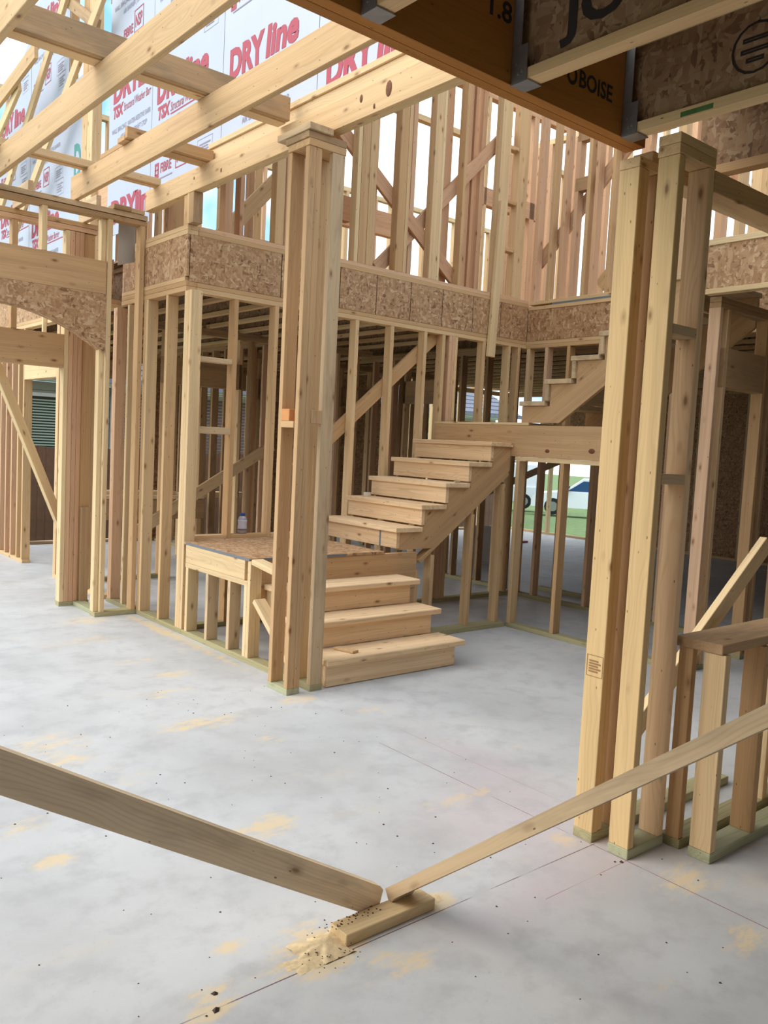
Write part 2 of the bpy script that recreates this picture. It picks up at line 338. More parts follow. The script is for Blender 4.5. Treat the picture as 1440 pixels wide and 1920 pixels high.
# ------------------------------------------------------------------ stair side wall (plane x = 2.915) and corner
X0, X1 = 2.915, 3.005
t = thing('stud_wall', 'low cripple wall and corner studs under the left side of the stair landing', 'wall frame', (2.96, 5.5, 0))
B(t, 'bottom_plate', (X0, X1), (4.33, 5.84), (0, S), 'green'); B(t, 'bottom_plate', (X0, X1), (5.842, 6.78), (0, S), 'green')
for y in (5.77, 5.45, 5.13): B(t, 'cripple_stud', (X0, X1), (y-.019, y+.019), (S, .525), 'pale' if y < 5.7 else 'light')
B(t, 'cripple_stud', (X0, X1), (4.885, 4.923), (S, .525), 'light'); B(t, 'cripple_stud', (X0, X1), (4.845, 4.883), (S, .70), 'light')
B(t, 'cripple_plate', (X0, X1), (4.885, 5.80), (.525, .560), 'light')
bar(t, 'rake_plate', (2.96, 4.80, .44), (2.96, 4.33, .085), .089, .036, 'light', (0, -.6, .8))
bar(t, 'rake_plate', (2.96, 4.84, .698), (2.96, 4.52, .660), .089, .036, 'light', (0, -.1, 1))
B(t, 'stud', (X0, X1), (5.835, 5.872), (S, TOPZ), 'light'); B(t, 'stud', (X0, X1), (5.873, 5.911), (S, TOPZ), 'pine'); B(t, 'stud', (X0, X1), (5.912, 5.950), (S, TOPZ), 'light')
B(t, 'stud', (X0, X1), (6.235, 6.273), (S, TOPZ), 'pine'); B(t, 'stud', (X0, X1), (6.60, 6.638), (S, TOPZ), 'pine'); B(t, 'stud', (X0, X1), (6.645, 6.683), (S, TOPZ), 'pine')
topplates(t, (X0, X1), (5.935, 7.15))
B(t, 'joist_flange_strip', (X0, X1), (5.96, 7.15), (TOPZ+2*S+.001, TOPZ+2*S+.034), 'pine')
# rim band on the x = 2.915 side
t = thing('rim_joist', 'strand board rim band turning the outside corner left of the tall stair post', 'rim joist', (2.92, 6.4, 2.7))
B(t, 'osb_panel', (2.918, 2.935), (5.935, 6.66), (2.722, 3.03), 'osb', 0, 'y'); B(t, 'osb_panel', (2.918, 2.935), (6.665, 7.15), (2.722, 3.03), 'osb', 0, 'y')
B(t, 'band_plate', (X0, X1), (5.935, 7.15), (3.031, 3.066), 'pine'); B(t, 'band_plate', (X0, X1), (5.935, 7.15), (3.067, 3.102), 'pine')
# ------------------------------------------------------------------ stair back wall (plane y = 5.935)
Y0, Y1 = 5.935, 6.025
t = thing('stud_wall', 'long stud wall running behind the stairs under the strand board band', 'wall frame', (4.9, 5.98, 0))
B(t, 'bottom_plate', (3.02, 6.8), (Y0, Y1), (0, S), 'green')
topplates(t, (3.006, 6.8), (Y0, Y1))
for i, (x, w) in enumerate([(3.354, .038), (3.728, .038), (4.15, .038), (4.56, .038), (4.966, .038), (5.376, .038), (5.615, .038), (5.705, .036), (5.743, .036), (5.783, .038), (6.176, .038), (6.55, .036), (6.70, .038)]):
    B(t, 'stud', (x-w/2, x+w/2), (Y0, Y1), (S, TOPZ), 'red' if i in (7, 8) else 'pine')
for a, b in ((3.02, 3.334), (3.374, 3.708), (3.748, 4.13)):
    B(t, 'ledger_block', (a, b), (Y0, Y1), (.700, .745), 'pine')
B(t, 'blocking', (3.006, 3.334), (5.938, 6.02), (2.10, 2.138), 'pale'); B(t, 'blocking', (3.006, 3.334), (5.930, 5.965), (1.545, 1.60), 'pale')
t = thing('brace', 'long diagonal brace let in behind the studs of the stair back wall', 'brace', (5.0, 6.05, 2.0))
bar(t, 'board', (4.05, 6.046, 1.28), (5.70, 6.046, 2.69), .12, .036, 'pine', (0, 1, 0))
t = thing('rim_joist', 'long strand board rim band with black seams above the stair back wall', 'rim joist', (4.9, 5.95, 2.7))
sx = [2.938, 3.752, 4.348, 4.754, 5.160, 5.564, 5.977, 6.379, 6.796]
for a, b in zip(sx[:-1], sx[1:]): B(t, 'osb_panel', (a+.004, b-.004), (5.932, 5.950), (TOPZ+2*S, 3.03), 'osb', 0, 'x')
for a in sx[1:-1]: B(t, 'seam_strip', (a-.0038, a+.0038), (5.936, 5.948), (TOPZ+2*S, 3.03), 'seam', 0)  # recessed black strips filling the gaps between rim panels
B(t, 'band_plate', (3.006, 6.798), (Y0-.004, Y1), (3.031, 3.066), 'pine'); B(t, 'band_plate', (3.006, 6.798), (Y0, Y1), (3.067, 3.102), 'red')
# ------------------------------------------------------------------ right-hand return wall (plane x = 6.8)
t = thing('stud_wall', 'short shaded stud wall at the inner corner above the upper stair landing', 'wall frame', (6.84, 4.6, 0))
B(t, 'bottom_plate', (6.8, 6.89), (3.3, 5.93), (0, S), 'green'); topplates(t, (6.801, 6.89), (3.3, 6.02))
for i, y in enumerate((5.905, 5.66, 5.38, 5.0, 4.6, 4.2, 3.8, 3.4)): B(t, 'stud', (6.801, 6.89), (y-.019, y+.019), (S, TOPZ), 'red' if i % 2 else 'pine')
t = thing('rim_joist', 'strand board rim band on the return wall right of the inner corner', 'rim joist', (6.82, 4.6, 2.7))
B(t, 'osb_panel', (6.797, 6.815), (4.72, 5.93), (TOPZ+2*S, 3.0), 'osb', 0, 'y'); B(t, 'osb_panel', (6.797, 6.815), (3.3, 4.714), (TOPZ+2*S, 3.0), 'osb', 0, 'y')
B(t, 'band_plate', (6.79, 6.89), (3.3, 5.93), (3.001, 3.037), 'pine'); B(t, 'grey_edge_strip', (6.792, 6.80), (4.3, 5.62), (3.038, 3.056), 'edge', 0); B(t, 'band_plate', (6.80, 6.89), (3.3, 5.93), (3.057, 3.094), 'pine')
# rim above the stairwell wall at the right
t = thing('rim_joist', 'strand board rim band seen far right between the double post and frame edge', 'rim joist', (5.5, 1.8, 2.7))
B(t, 'osb_panel', (5.50, 5.518), (.6, 3.19), (2.722, 3.02), 'osb', 0, 'y'); B(t, 'bottom_flange', (5.485, 5.56), (.6, 3.19), (2.686, 2.721), 'light'); B(t, 'band_plate', (5.49, 5.58), (.6, 3.19), (3.021, 3.062), 'light')
# ------------------------------------------------------------------ upper storey walls
ZF = 3.103
t = thing('stud_wall', 'tall upper storey stud wall standing on the long strand board band', 'wall frame', (4.9, 5.98, ZF))
ups = [(3.35, .07, 'red'), (3.47, .038, 'red'), (3.72, .08, 'pine'), (3.9, .04, 'red'), (4.09, .08, 'red'), (4.2, .038, 'light'), (4.38, .04, 'red'), (4.505, .04, 'light'), (4.571, .085, 'pine'), (4.657, .08, 'pine'), (4.82, .05, 'red'), (5.0, .09, 'pine'), (5.068, .04, 'pine'), (5.15, .06, 'red'), (5.27, .05, 'red'), (5.42, .10, 'pine'), (5.485, .028, 'light'), (5.59, .04, 'red'), (5.70, .10, 'red'), (5.775, .04, 'pine'), (5.98, .06, 'red'), (6.06, .04, 'red'), (6.18, .06, 'red'), (6.325, .14, 'light'), (6.60, .14, 'pine'), (6.73, .05, 'red')]
for x, w, m in ups: B(t, 'stud', (x-w/2, x+w/2), (Y0+.004 if m != 'red' else Y1+.085, Y1 if m != 'red' else Y1+.175), (ZF, 5.9), m)
B(t, 'top_plate', (2.92, 6.8), (Y0, Y1+.18), (5.9, 5.94), 'pine'); B(t, 'bottom_plate', (3.1, 6.8), (Y1+.08, Y1+.18), (3.062, ZF-.001), 'red')
B(t, 'short_stud', (2.925, 3.0), (5.97, 6.03), (ZF, 3.329), 'pine')
for z in (3.55, 4.02, 4.55): B(t, 'blocking', (6.40, 6.525), (Y0+.01, Y1), (z, z+S), 'pine')
t = thing('brace', 'upper storey diagonal brace falling to the right behind the tall studs', 'brace', (5.1, 6.09, 3.6))
bar(t, 'board', (4.28, 6.045, 4.27), (5.86, 6.045, 3.13), .13, .036, 'red', (0, 1, 0))
t = thing('brace', 'upper storey diagonal brace rising to the right behind the tall studs', 'brace', (5.6, 6.14, 3.9))
bar(t, 'board', (4.85, 6.084, 3.12), (6.5, 6.084, 4.78), .12, .036, 'red', (0, 1, 0))
t = thing('stud_wall', 'upper storey stud wall to the right of the inner corner', 'wall frame', (6.84, 4.5, ZF))
for a, b, m in [(5.875, 5.93, 'red'), (5.694, 5.732, 'pine'), (5.545, 5.594, 'red'), (5.398, 5.438, 'red'), (5.255, 5.295, 'pine'), (5.16, 5.20, 'red'), (4.97, 5.011, 'pine'), (4.60, 4.70, 'red'), (4.25, 4.33, 'pine'), (3.85, 3.92, 'red'), (3.45, 3.53, 'pine')]:
    B(t, 'stud', (6.81, 6.90), (a, b), (3.095, 5.9), m)
B(t, 'top_plate', (6.80, 6.90), (3.4, 5.93), (5.9, 5.94), 'pine')
B(t, 'header', (6.82, 6.89), (4.4, 5.0), (4.5, 4.78), 'pine'); B(t, 'sill_block', (6.82, 6.89), (4.70, 4.90), (3.68, 3.76), 'pine')
B(t, 'blocking', (6.81, 6.89), (5.29, 5.44), (4.12, 4.25), 'brown'); B(t, 'blocking', (6.81, 6.89), (5.29, 5.44), (4.60, 4.73), 'brown')
t = thing('brace', 'upper storey diagonal brace right of the inner corner', 'brace', (6.93, 5.3, 4.0))
bar(t, 'board', (6.93, 5.95, 3.5), (6.93, 4.9, 4.5), .13, .036, 'red', (1, 0, 0))
t = thing('stud_wall', 'upper storey studs above the far right rim band', 'wall frame', (5.6, 1.8, 3.06))
for i in range(12): B(t, 'stud', (5.55, 5.64), (.7+.21*i, .7+.21*i+.038+(.03 if i % 3 == 0 else 0)), (3.062, 5.7), ('light', 'pine', 'pine')[i % 3])
B(t, 'top_plate', (5.55, 5.64), (.6, 3.2), (5.7, 5.74), 'pine')
# farther upper storey partitions
t = thing('stud_wall', 'farther upper storey partition seen through the tall studs, with a door header', 'wall frame', (6, 8.2, ZF))
B(t, 'bottom_plate', (3.2, 10.4), (8.2, 8.29), (ZF-.04, ZF), 'pine'); B(t, 'top_plate', (3.2, 10.4), (8.2, 8.29), (5.62, 5.69), 'light')
x = 3.3
while x < 10.3:
    if not 5.95 < x < 6.7: B(t, 'stud', (x, x+random.choice([.045, .09])), (8.2, 8.29), (ZF, 5.62), random.choice(['light', 'red', 'pine']))
    x += random.choice([.2, .3, .4064])
B(t, 'header', (5.9, 6.8), (8.2, 8.29), (4.1, 4.38), 'red'); B(t, 'rail', (4.4, 5.9), (8.21, 8.25), (3.62, 3.72), 'light')
t = thing('stud_wall', 'farther upper storey partition on the right, seen through the return wall', 'wall frame', (8.9, 5.4, ZF))
B(t, 'bottom_plate', (8.9, 8.99), (2.2, 8.1), (ZF-.04, ZF), 'pine'); B(t, 'top_plate', (8.9, 8.99), (2.2, 8.1), (5.62, 5.69), 'light')
y = 2.3
while y < 8.0:
    B(t, 'stud', (8.9, 8.99), (y, y+random.choice([.045, .09, .12])), (ZF, 5.62), random.choice(['light', 'light', 'red'])); y += random.choice([.2, .3, .4064])
t = thing('stud_wall', 'middle upper storey partition close behind the tall studs', 'wall frame', (5, 7.1, ZF))
B(t, 'bottom_plate', (3.2, 8.7), (7.1, 7.19), (3.062, ZF), 'pine'); B(t, 'top_plate', (3.2, 8.7), (7.1, 7.19), (5.62, 5.69), 'red')
x = 3.3
while x < 8.6: B(t, 'stud', (x, x+random.choice([.045, .09])), (7.1, 7.19), (ZF, 5.62), random.choice(['red', 'red', 'light', 'pine'])); x += random.choice([.5, .62, .81])
B(t, 'header', (4.75, 5.3), (7.1, 7.19), (3.80, 4.05), 'red'); B(t, 'header', (7.2, 8.2), (7.1, 7.19), (4.4, 4.6), 'red')
for n_, (a, b, m, l) in enumerate([((3.4, 7.4, 4.0), (5.4, 7.4, 5.6), 'light', 'lower pale roof rafter slanting behind the left tall studs'), ((4.0, 7.6, 4.0), (6.2, 7.6, 5.8), 'light', 'upper pale roof rafter slanting behind the middle tall studs'), ((4.6, 6.9, 4.3), (3.7, 6.9, 3.3), 'light', 'short pale brace leaning left behind the tall studs'), ((7.4, 5.5, 3.3), (7.4, 3.9, 4.9), 'light', 'pale rafter slanting behind the return wall'), ((7.9, 4.6, 4.6), (7.9, 3.7, 3.4), 'red', 'reddish brace slanting behind the return wall')]):
    t = thing('rafter', l, 'rafter', a); bar(t, 'board', a, b, .14, .038, m, (0, 1, 0) if n_ < 3 else (1, 0, 0))
t = thing('stud_wall', 'farthest upper storey outer wall frame, seen as slivers between the studs', 'wall frame', (6, 11.3, ZF))
B(t, 'bottom_plate', (3.0, 12.9), (11.3, 11.39), (3.062, ZF), 'pine'); B(t, 'top_plate', (3.0, 12.9), (11.3, 11.39), (5.62, 5.69), 'light')
x = 3.1
while x < 12.8: B(t, 'stud', (x, x+.06), (11.3, 11.39), (ZF, 5.62), random.choice(['light', 'red', 'pine'])); x += random.choice([.25, .35, .4064])
# subfloor of the upper storey
def deck(name, label, rects, z0, z1, mat):
    t = thing(name, label, 'subfloor', (rects[0][0], rects[0][2], z0))
    for a, b, c, d in rects:
        nx = max(1, round((b-a)/2.44)); ny = max(1, round((d-c)/1.22))
        for i in range(nx):
            for j in range(ny):
                B(t, 'osb_panel', (a+(b-a)*i/nx+.001, a+(b-a)*(i+1)/nx-.001), (c+(d-c)*j/ny+.001, c+(d-c)*(j+1)/ny-.001), (z0, z1), mat, 0, 'x')
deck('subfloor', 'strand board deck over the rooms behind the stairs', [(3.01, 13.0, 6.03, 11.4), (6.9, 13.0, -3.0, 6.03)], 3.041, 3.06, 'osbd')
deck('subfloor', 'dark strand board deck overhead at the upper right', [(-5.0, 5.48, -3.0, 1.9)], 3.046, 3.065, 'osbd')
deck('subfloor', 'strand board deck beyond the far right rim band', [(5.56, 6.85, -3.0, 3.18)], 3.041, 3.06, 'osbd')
# ------------------------------------------------------------------ floor joists
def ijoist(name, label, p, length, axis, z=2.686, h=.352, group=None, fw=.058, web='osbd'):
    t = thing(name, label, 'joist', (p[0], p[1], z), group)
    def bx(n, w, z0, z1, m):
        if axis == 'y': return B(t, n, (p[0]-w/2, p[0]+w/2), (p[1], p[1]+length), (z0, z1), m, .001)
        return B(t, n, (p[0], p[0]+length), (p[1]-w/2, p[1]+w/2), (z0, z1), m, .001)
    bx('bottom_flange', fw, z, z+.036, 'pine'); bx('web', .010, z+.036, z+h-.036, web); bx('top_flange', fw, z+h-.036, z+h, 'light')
    return t
ORD = 'first second third fourth fifth sixth seventh eighth ninth tenth eleventh twelfth thirteenth fourteenth fifteenth'.split()
for i in range(9): ijoist('floor_joist', ORD[i]+' floor joist from the outside corner, over the room behind the stairs', (3.14+.4064*i, 6.03), 5.3, 'y', group='joists over the room behind the stairs')
for i in range(15): ijoist('floor_joist', ORD[i]+' joist of the dark far ceiling, counting away from the return wall', (7.1+.4064*i, -1.0), 12.4, 'y', group='joists of the far ceiling')
# ------------------------------------------------------------------ laminated beam with hung joists, upper right
t = thing('beam', 'orange brown laminated beam crossing the upper right, carrying the steel hangers', 'beam', (0, 1.96, 2.686))
B(t, 'ply', (-5.0, 2.80), (1.962, 2.003), (2.690, 3.04), 'lvl', .001); B(t, 'ply', (-5.0, 2.80), (1.918, 1.960), (2.690, 3.04), 'lvl', .001)
text(t, 'lettering', 'BOISE', .055, .19, (2.385, 1.918, 2.79), (1, 0, 0), (0, 0, 1), 'inkb', .02)
lathe_ring = [(math.cos(2*math.pi*i/16), math.sin(2*math.pi*i/16)) for i in range(16)]
def ring_print(parent, name, c, r0_, r1_, u, v, mat, sy=1.0):
    u, v, c = Vector(u), Vector(v), Vector(c); n = u.cross(v); V = [u*a*r+v*b*r*sy for r in (r0_, r1_) for a, b in lathe_ring]
    me = bpy.data.meshes.new('print'); me.from_pydata([tuple(q) for q in V], [], [(i, (i+1) % 16, (i+1) % 16+16, i+16) for i in range(16)]); me.materials.append(M[mat])
    return link(name, me, parent, c+n*.0015)
ring_print(t, 'lettering', (2.345, 1.918, 2.815), .017, .028, (1, 0, 0), (0, 0, 1), 'inkb', 1.15)
text(t, 'lettering', '1.8', .06, .10, (1.93, 1.918, 2.87), (1, 0, 0), (0, 0, 1), 'inkb', .02)
hj = [(1.465, 'floor joist hung at the upper right, nearest the middle of the top edge'), (2.075, 'floor joist hung on the laminated beam, its web lettered in black'), (2.675, 'floor joist hung nearest the double post, its web bearing a round stamp'), (3.27, 'floor joist over the capped double post at the right'), (3.88, 'dark floor joist just past the capped double post'), (4.49, 'dark floor joist second past the capped double post')]
for i, (x, l) in enumerate(hj):
    y1 = 1.915 if i < 3 else 1.97
    j = ijoist('floor_joist', l, (x, -2.9), y1+2.9, 'y', z=2.691, h=.348, fw=.058)
    u, v = (0, -1, 0), (0, 0, 1)
    if i == 1:
        text(j, 'lettering', 'JO', .12, .24, (x-.0053, 1.75, 2.80), u, v, 'inkb', .03)
    if i in (2, 3, 1):
        cy = {1: 1.30, 2: 1.44, 3: 1.60}[i]
        ring_print(j, 'stamp', (x-.0053, cy, 2.862), .074, .082, u, v, 'inkb')
        for k, (a, b, q) in enumerate([(-.045, .02, .09), (-.05, -.015, .10), (-.03, -.045, .06)]):
            frame_print(j, 'stamp', q, .016, .007, (x-.0053, cy-a, 2.862+b), u, v, 'inkb')
        text(j, 'lettering', 'BOISE', .04, .20, (x-.0053, cy-.12, 2.84), u, v, 'inkb', .01)
    if i < 3:
        if i == 2: B(j, 'paint_mark', (x-.0296, x-.0288), (1.56, 1.68), (2.697, 2.714), 'leaf', 0)
        h = thing('joist_hanger', ['galvanized joist hanger at the top edge of the frame', 'galvanized joist hanger on the laminated beam, left of the black lettering', 'galvanized joist hanger on the laminated beam, nearest the double post'][i], 'joist hanger', (x, 1.88, 2.686))
        B(h, 'seat', (x-.034, x+.034), (1.845, 1.916), (2.6855, 2.6895), 'zinc', 0)
        for s in (-1, 1):
            sgn = 'side_strap'
            B(h, sgn, (x+s*.0305, x+s*.0335), (1.852, 1.916), (2.69, 2.80), 'zinc', 0)
            B(h, sgn, (x+s*.0305, x+s*.0335), (1.880, 1.916), (2.80, 3.04), 'zinc', 0)
        for yy, zz in ((1.872, 2.72), (1.886, 2.715), (1.895, 2.745)):
            B(h, 'nail_head', (x-.0355, x-.0335), (yy-.004, yy+.004), (zz-.004, zz+.004), 'rim', 0)
# ------------------------------------------------------------------ double post at the right and its wall
t = thing('stud_wall', 'pale double post and short wall on green plates under the laminated beam', 'wall frame', (2.9, 1.85, 0))
B(t, 'bottom_plate', (2.730, 3.80), (1.886, 1.976), (0, S), 'green'); B(t, 'bottom_plate', (2.728, 2.972), (1.720, 1.810), (0, S), 'aqua')
st = B(t, 'stud', (2.730, 2.768), (1.886, 1.974), (S, TOPZ-.01), 'yellow'); B(t, 'stud', (2.770, 2.800), (1.890, 1.976), (S, TOPZ-.01), 'pine'); B(t, 'stud', (2.852, 2.890), (1.893, 1.976), (S, TOPZ-.01), 'pine')
B(t, 'stud', (2.730, 2.768), (1.722, 1.809), (S, TOPZ), 'yellow'); B(t, 'stud', (2.772, 2.806), (1.745, 1.81), (S, TOPZ), 'pine')
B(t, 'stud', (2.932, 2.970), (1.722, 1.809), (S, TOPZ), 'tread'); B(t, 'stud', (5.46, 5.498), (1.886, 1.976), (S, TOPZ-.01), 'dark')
B(t, 'cap_plate', (2.725, 2.972), (1.720, 1.810), (TOPZ+.001, TOPZ+S), 'pine'); B(t, 'cap_plate', (2.725, 2.972), (1.720, 1.810), (TOPZ+S+.001, TOPZ+2*S-.002), 'light')
B(t, 'top_plate', (2.73, 5.5), (1.886, 1.976), (TOPZ-.009, TOPZ+.029), 'pine'); B(t, 'top_plate', (2.81, 5.5), (1.886, 1.976), (TOPZ+.030, TOPZ+.067), 'pine')
B(t, 'top_plate', (2.975, 5.5), (1.722, 1.81), (2.53, 2.61), 'pine')
for z in (1.98, 1.43): B(t, 'blocking', (2.772, 2.930), (1.722, 1.80), (z, z+S), 'pale')
frame_print(st, 'grade_stamp', .075, .085, .002, (2.7298, 1.965, .66), (0, -1, 0), (0, 0, 1), 'stamp', 5)
t = thing('stud_wall', 'low half wall with a flat sill board at the right edge', 'wall frame', (3.4, 1.57, 0))
B(t, 'bottom_plate', (2.968, 4.4), (1.520, 1.612), (0, S), 'aqua'); B(t, 'bottom_plate', (2.980, 4.4), (1.655, 1.745), (0, S), 'green')
B(t, 'stud', (2.972, 3.010), (1.522, 1.610), (S, .803), 'light'); B(t, 'stud', (3.284, 3.322), (1.522, 1.61), (S, .803), 'pine'); B(t, 'stud', (3.66, 3.698), (1.522, 1.61), (S, .803), 'light')
B(t, 'stud', (2.978, 3.014), (1.660, 1.718), (S, .803), 'pine'); B(t, 'stud', (3.66, 3.698), (1.656, 1.744), (S, .803), 'light')
B(t, 'sill_board', (2.965, 4.4), (1.535, 1.730), (.804, .842), 'brown', .003)
t = thing('brace', 'pale diagonal brace rising to the right edge behind the sill board', 'brace', (3.4, 2.0, .6))
bar(t, 'board', (2.98, 2.02, .19), (4.25, 2.02, 1.12), .089, .038, 'light', (0, 1, 0))
# ------------------------------------------------------------------ tall post left of the stairs
t = thing('post', 'tall open built-up post of four studs at the foot of the stairs', 'post', (2.85, 4.15, 0))
PT = 3.205
B(t, 'base_plate', (2.750, 2.842), (4.107, 4.326), (0, S), 'aqua'); B(t, 'base_plate', (2.918, 3.010), (4.105, 4.30), (0, S), 'green')
B(t, 'stud', (2.752, 2.841), (4.286, 4.324), (S, PT), 'header'); B(t, 'stud', (2.752, 2.800), (4.108, 4.146), (S, PT), 'header'); B(t, 'stud', (2.801, 2.842), (4.109, 4.146), (S, PT), 'header')
B(t, 'stud', (2.917, 3.006), (4.106, 4.143), (S, PT), 'pale'); B(t, 'stud', (2.917, 3.006), (4.262, 4.299), (S, PT), 'pine')
B(t, 'cap_plate', (2.748, 3.012), (4.104, 4.327), (PT+.001, PT+.042), 'pine'); B(t, 'cap_plate', (2.742, 3.012), (4.104, 4.345), (PT+.043, PT+.082), 'brown')
B(t, 'cap_plate', (2.735, 2.900), (4.085, 4.43), (PT+.083, PT+.121), 'pale')
B(t, 'spacer_block', (2.745, 2.841), (4.147, 4.285), (1.600, 1.638), 'pine'); B(t, 'spacer_block', (2.748, 2.83), (4.20, 4.284), (1.639, 1.71), 'orange'); B(t, 'spacer_block', (2.843, 2.916), (4.104, 4.14), (1.63, 1.71), 'header')
# ------------------------------------------------------------------ ceiling beam and joists over the great room
t = thing('beam', 'built-up ceiling beam with dark knots resting on the tall stair post', 'beam', (2.95, 4.4, 3.3))
B(t, 'ply', (2.916, 2.954), (1.6, 6.72), (3.330, 3.490), 'pine'); B(t, 'ply', (2.955, 2.993), (1.6, 5.76), (3.330, 3.592), 'light'); B(t, 'ply', (2.955, 2.993), (5.762, 6.72), (3.330, 3.50), 'light')
B(t, 'top_strip', (2.94, 3.03), (1.6, 5.70), (3.593, 3.631), 'light')
for y, z, r in ((3.62, 3.425, .034), (3.86, 3.438, .018), (3.74, 3.365, .012), (5.45, 3.39, .013), (5.86, 3.42, .010), (2.9, 3.40, .008), (3.1, 3.44, .008)):
    k = lathe('knot', [(r, 0), (r*.92, .0018), (r*.3, .0026), (.0006, .0027)], 'knot', t, (2.9165, y, z), 12)
    k.rotation_euler = (0, -math.pi/2, 0); k.scale = (1.3, .8, 1)
t = thing('corner_block', 'short post block under the ceiling beam at the band corner', 'block', (2.96, 5.9, 3.1))
B(t, 'stud_block', (2.918, 2.995), (5.86, 5.93), (3.105, 3.329), 'brown'); B(t, 'stud_block', (2.918, 2.995), (5.931, 5.965), (3.105, 3.329), 'pine')
for x, y0, l in ((2.34, 2.02, 'ceiling joist over the great room, second from the stairs'), (1.725, 2.02, 'ceiling joist over the great room, third from the stairs'), (1.12, 2.02, 'ceiling joist at the upper left corner of the picture')):
    t = thing('ceiling_joist', l, 'joist', (x, 4.4, 3.3)); B(t, 'board', (x, x+.038), (y0, 6.80), (3.298, 3.484), 'pine')
for y, xr, h, l, wide in ((4.56, (.55, 2.90), .140, 'long strongback of two boards across the ceiling joists', .089), (5.62, (2.30, 2.945), .075, 'short strongback between the last two ceiling members', .12), (6.46, (1.2, 2.93), .05, 'thin board laid across the ceiling joists near the arch wall', .06)):
    t = thing('strongback', l, 'brace', (xr[0], y, 3.49))
    B(t, 'upright_board', xr, (y, y+.038), (3.492, 3.492+h), 'brown' if h > .1 else 'pine'); B(t, 'flat_board', xr, (y+.046, y+.046+wide), (3.487, 3.523), 'pine')
# ------------------------------------------------------------------ arch wall and jamb posts, left
t = thing('stud_wall', 'arch wall at the left with strand board arch, wide header and short studs above', 'wall frame', (2.2, 6.72, 0))
B(t, 'header', (.8, 2.60), (6.69, 6.728), (2.613, 2.87), 'header')
ap = [(.86, 2.612), (2.603, 2.612), (2.603, 2.12)]
for i in range(17):
    x = 2.60-1.69*i/16; ap.append((x, 2.443-((x-1.76)**2)/2.42))
ap += [(.86, 2.12)]
prism('arch_panel', [(a, b) for a, b in ap], (1, 0, 0), (0, 0, 1), (0, 1, 0), .012, (0, 6.692, 0), 'osb', t)
V = []
for i in range(17):
    x = 2.60-1.69*i/16; z = 2.443-((x-1.76)**2)/2.42; V += [(x, 6.706, z-.001), (x, 6.79, z-.001), (x, 6.706, z+.011), (x, 6.79, z+.011)]
Fc = []
for i in range(16):
    k = 4*i; Fc += [(k, k+1, k+5, k+4), (k+2, k+6, k+7, k+3), (k, k+4, k+6, k+2), (k+1, k+3, k+7, k+5)]
Fc += [(0, 2, 3, 1), (64, 65, 67, 66)]
mesh_obj('arch_soffit', V, Fc, 'osb', t)
B(t, 'top_plate', (.6, 2.93), (6.69, 6.78), (3.205, 3.243), 'brown'); B(t, 'top_plate', (.6, 2.93), (6.69, 6.78), (3.250, 3.290), 'pale')
for x in (1.5, 2.115, ): B(t, 'cripple_stud', (x-.02, x+.02), (6.692, 6.78), (2.871, 3.204), 'light')
B(t, 'stud', (2.605, 2.643), (6.69, 6.778), (S, 3.204), 'light'); B(t, 'stud', (2.566, 2.604), (6.729, 6.800), (S, 3.204), 'light')
B(t, 'stud', (2.872, 2.912), (6.69, 6.778), (S, 3.204), 'pine')
B(t, 'bottom_plate', (2.565, 2.914), (6.69, 6.80), (0, S), 'green')
B(t, 'plate_block', (2.64, 2.78), (6.67, 6.80), (3.292, 3.328), 'brown'); B(t, 'plate_block', (2.785, 2.90), (6.68, 6.80), (3.292, 3.325), 'pale')
t = thing('flashing', 'dull grey sheet metal flashing hanging beside the arch wall post', 'flashing', (2.84, 6.86, 2.9))
prism('sheet', [(0, 0), (.145, .05), (.145, .40), (0, .40)], (1, 0, 0), (0, 0, 1), (0, 1, 0), .002, (2.755, 6.86, 2.89), 'flash', t)
t = thing('stud_wall', 'clustered jamb studs and wide door header behind the arch', 'wall frame', (2.4, 7.28, 0))
for x, m in ((2.463, 'light'), (2.502, 'red'), (2.541, 'red'), (2.580, 'red')): B(t, 'stud', (x, x+.037), (7.24, 7.33), (S, 3.18), m)
B(t, 'stud', (2.620, 2.71), (7.25, 7.288), (S, 3.18), 'pine'); B(t, 'jack_stud', (2.63, 2.70), (7.212, 7.248), (S, .86), 'brown')
B(t, 'bottom_plate', (2.46, 2.72), (7.24, 7.33), (0, S), 'green'); B(t, 'bottom_plate', (2.58, 2.68), (6.81, 7.23), (0, S), 'aqua')
B(t, 'header', (.7, 2.462), (7.24, 7.33), (2.04, 2.318), 'header')
B(t, 'top_plate', (.6, 2.73), (7.24, 7.33), (3.185, 3.223), 'red'); B(t, 'top_plate', (.6, 2.73), (7.24, 7.33), (3.226, 3.266), 'pine')
for x in (1.3, 1.66, 2.06): B(t, 'cripple_stud', (x-.022, x+.022), (7.245, 7.33), (2.32, 3.184), 'pine')
t = thing('stud_wall', 'wall segment of tall studs tucked between the arch post and the stair corner', 'wall frame', (2.95, 7.2, 0))
for y, m in ((6.96, 'light'), (7.22, 'red'), (7.26, 'red')): B(t, 'stud', (2.90, 2.99), (y-.019, y+.019), (S, 2.6), m)
B(t, 'bottom_plate', (2.90, 2.99), (6.81, 7.3), (0, S), 'green')
t = thing('brace', 'bright long diagonal brace leaning left behind the arch opening', 'brace', (2.3, 7.5, 1.2))
bar(t, 'board', (1.90, 7.48, 2.25), (2.86, 7.66, .05), .089, .038, 'light', (-.45, .9, 0))
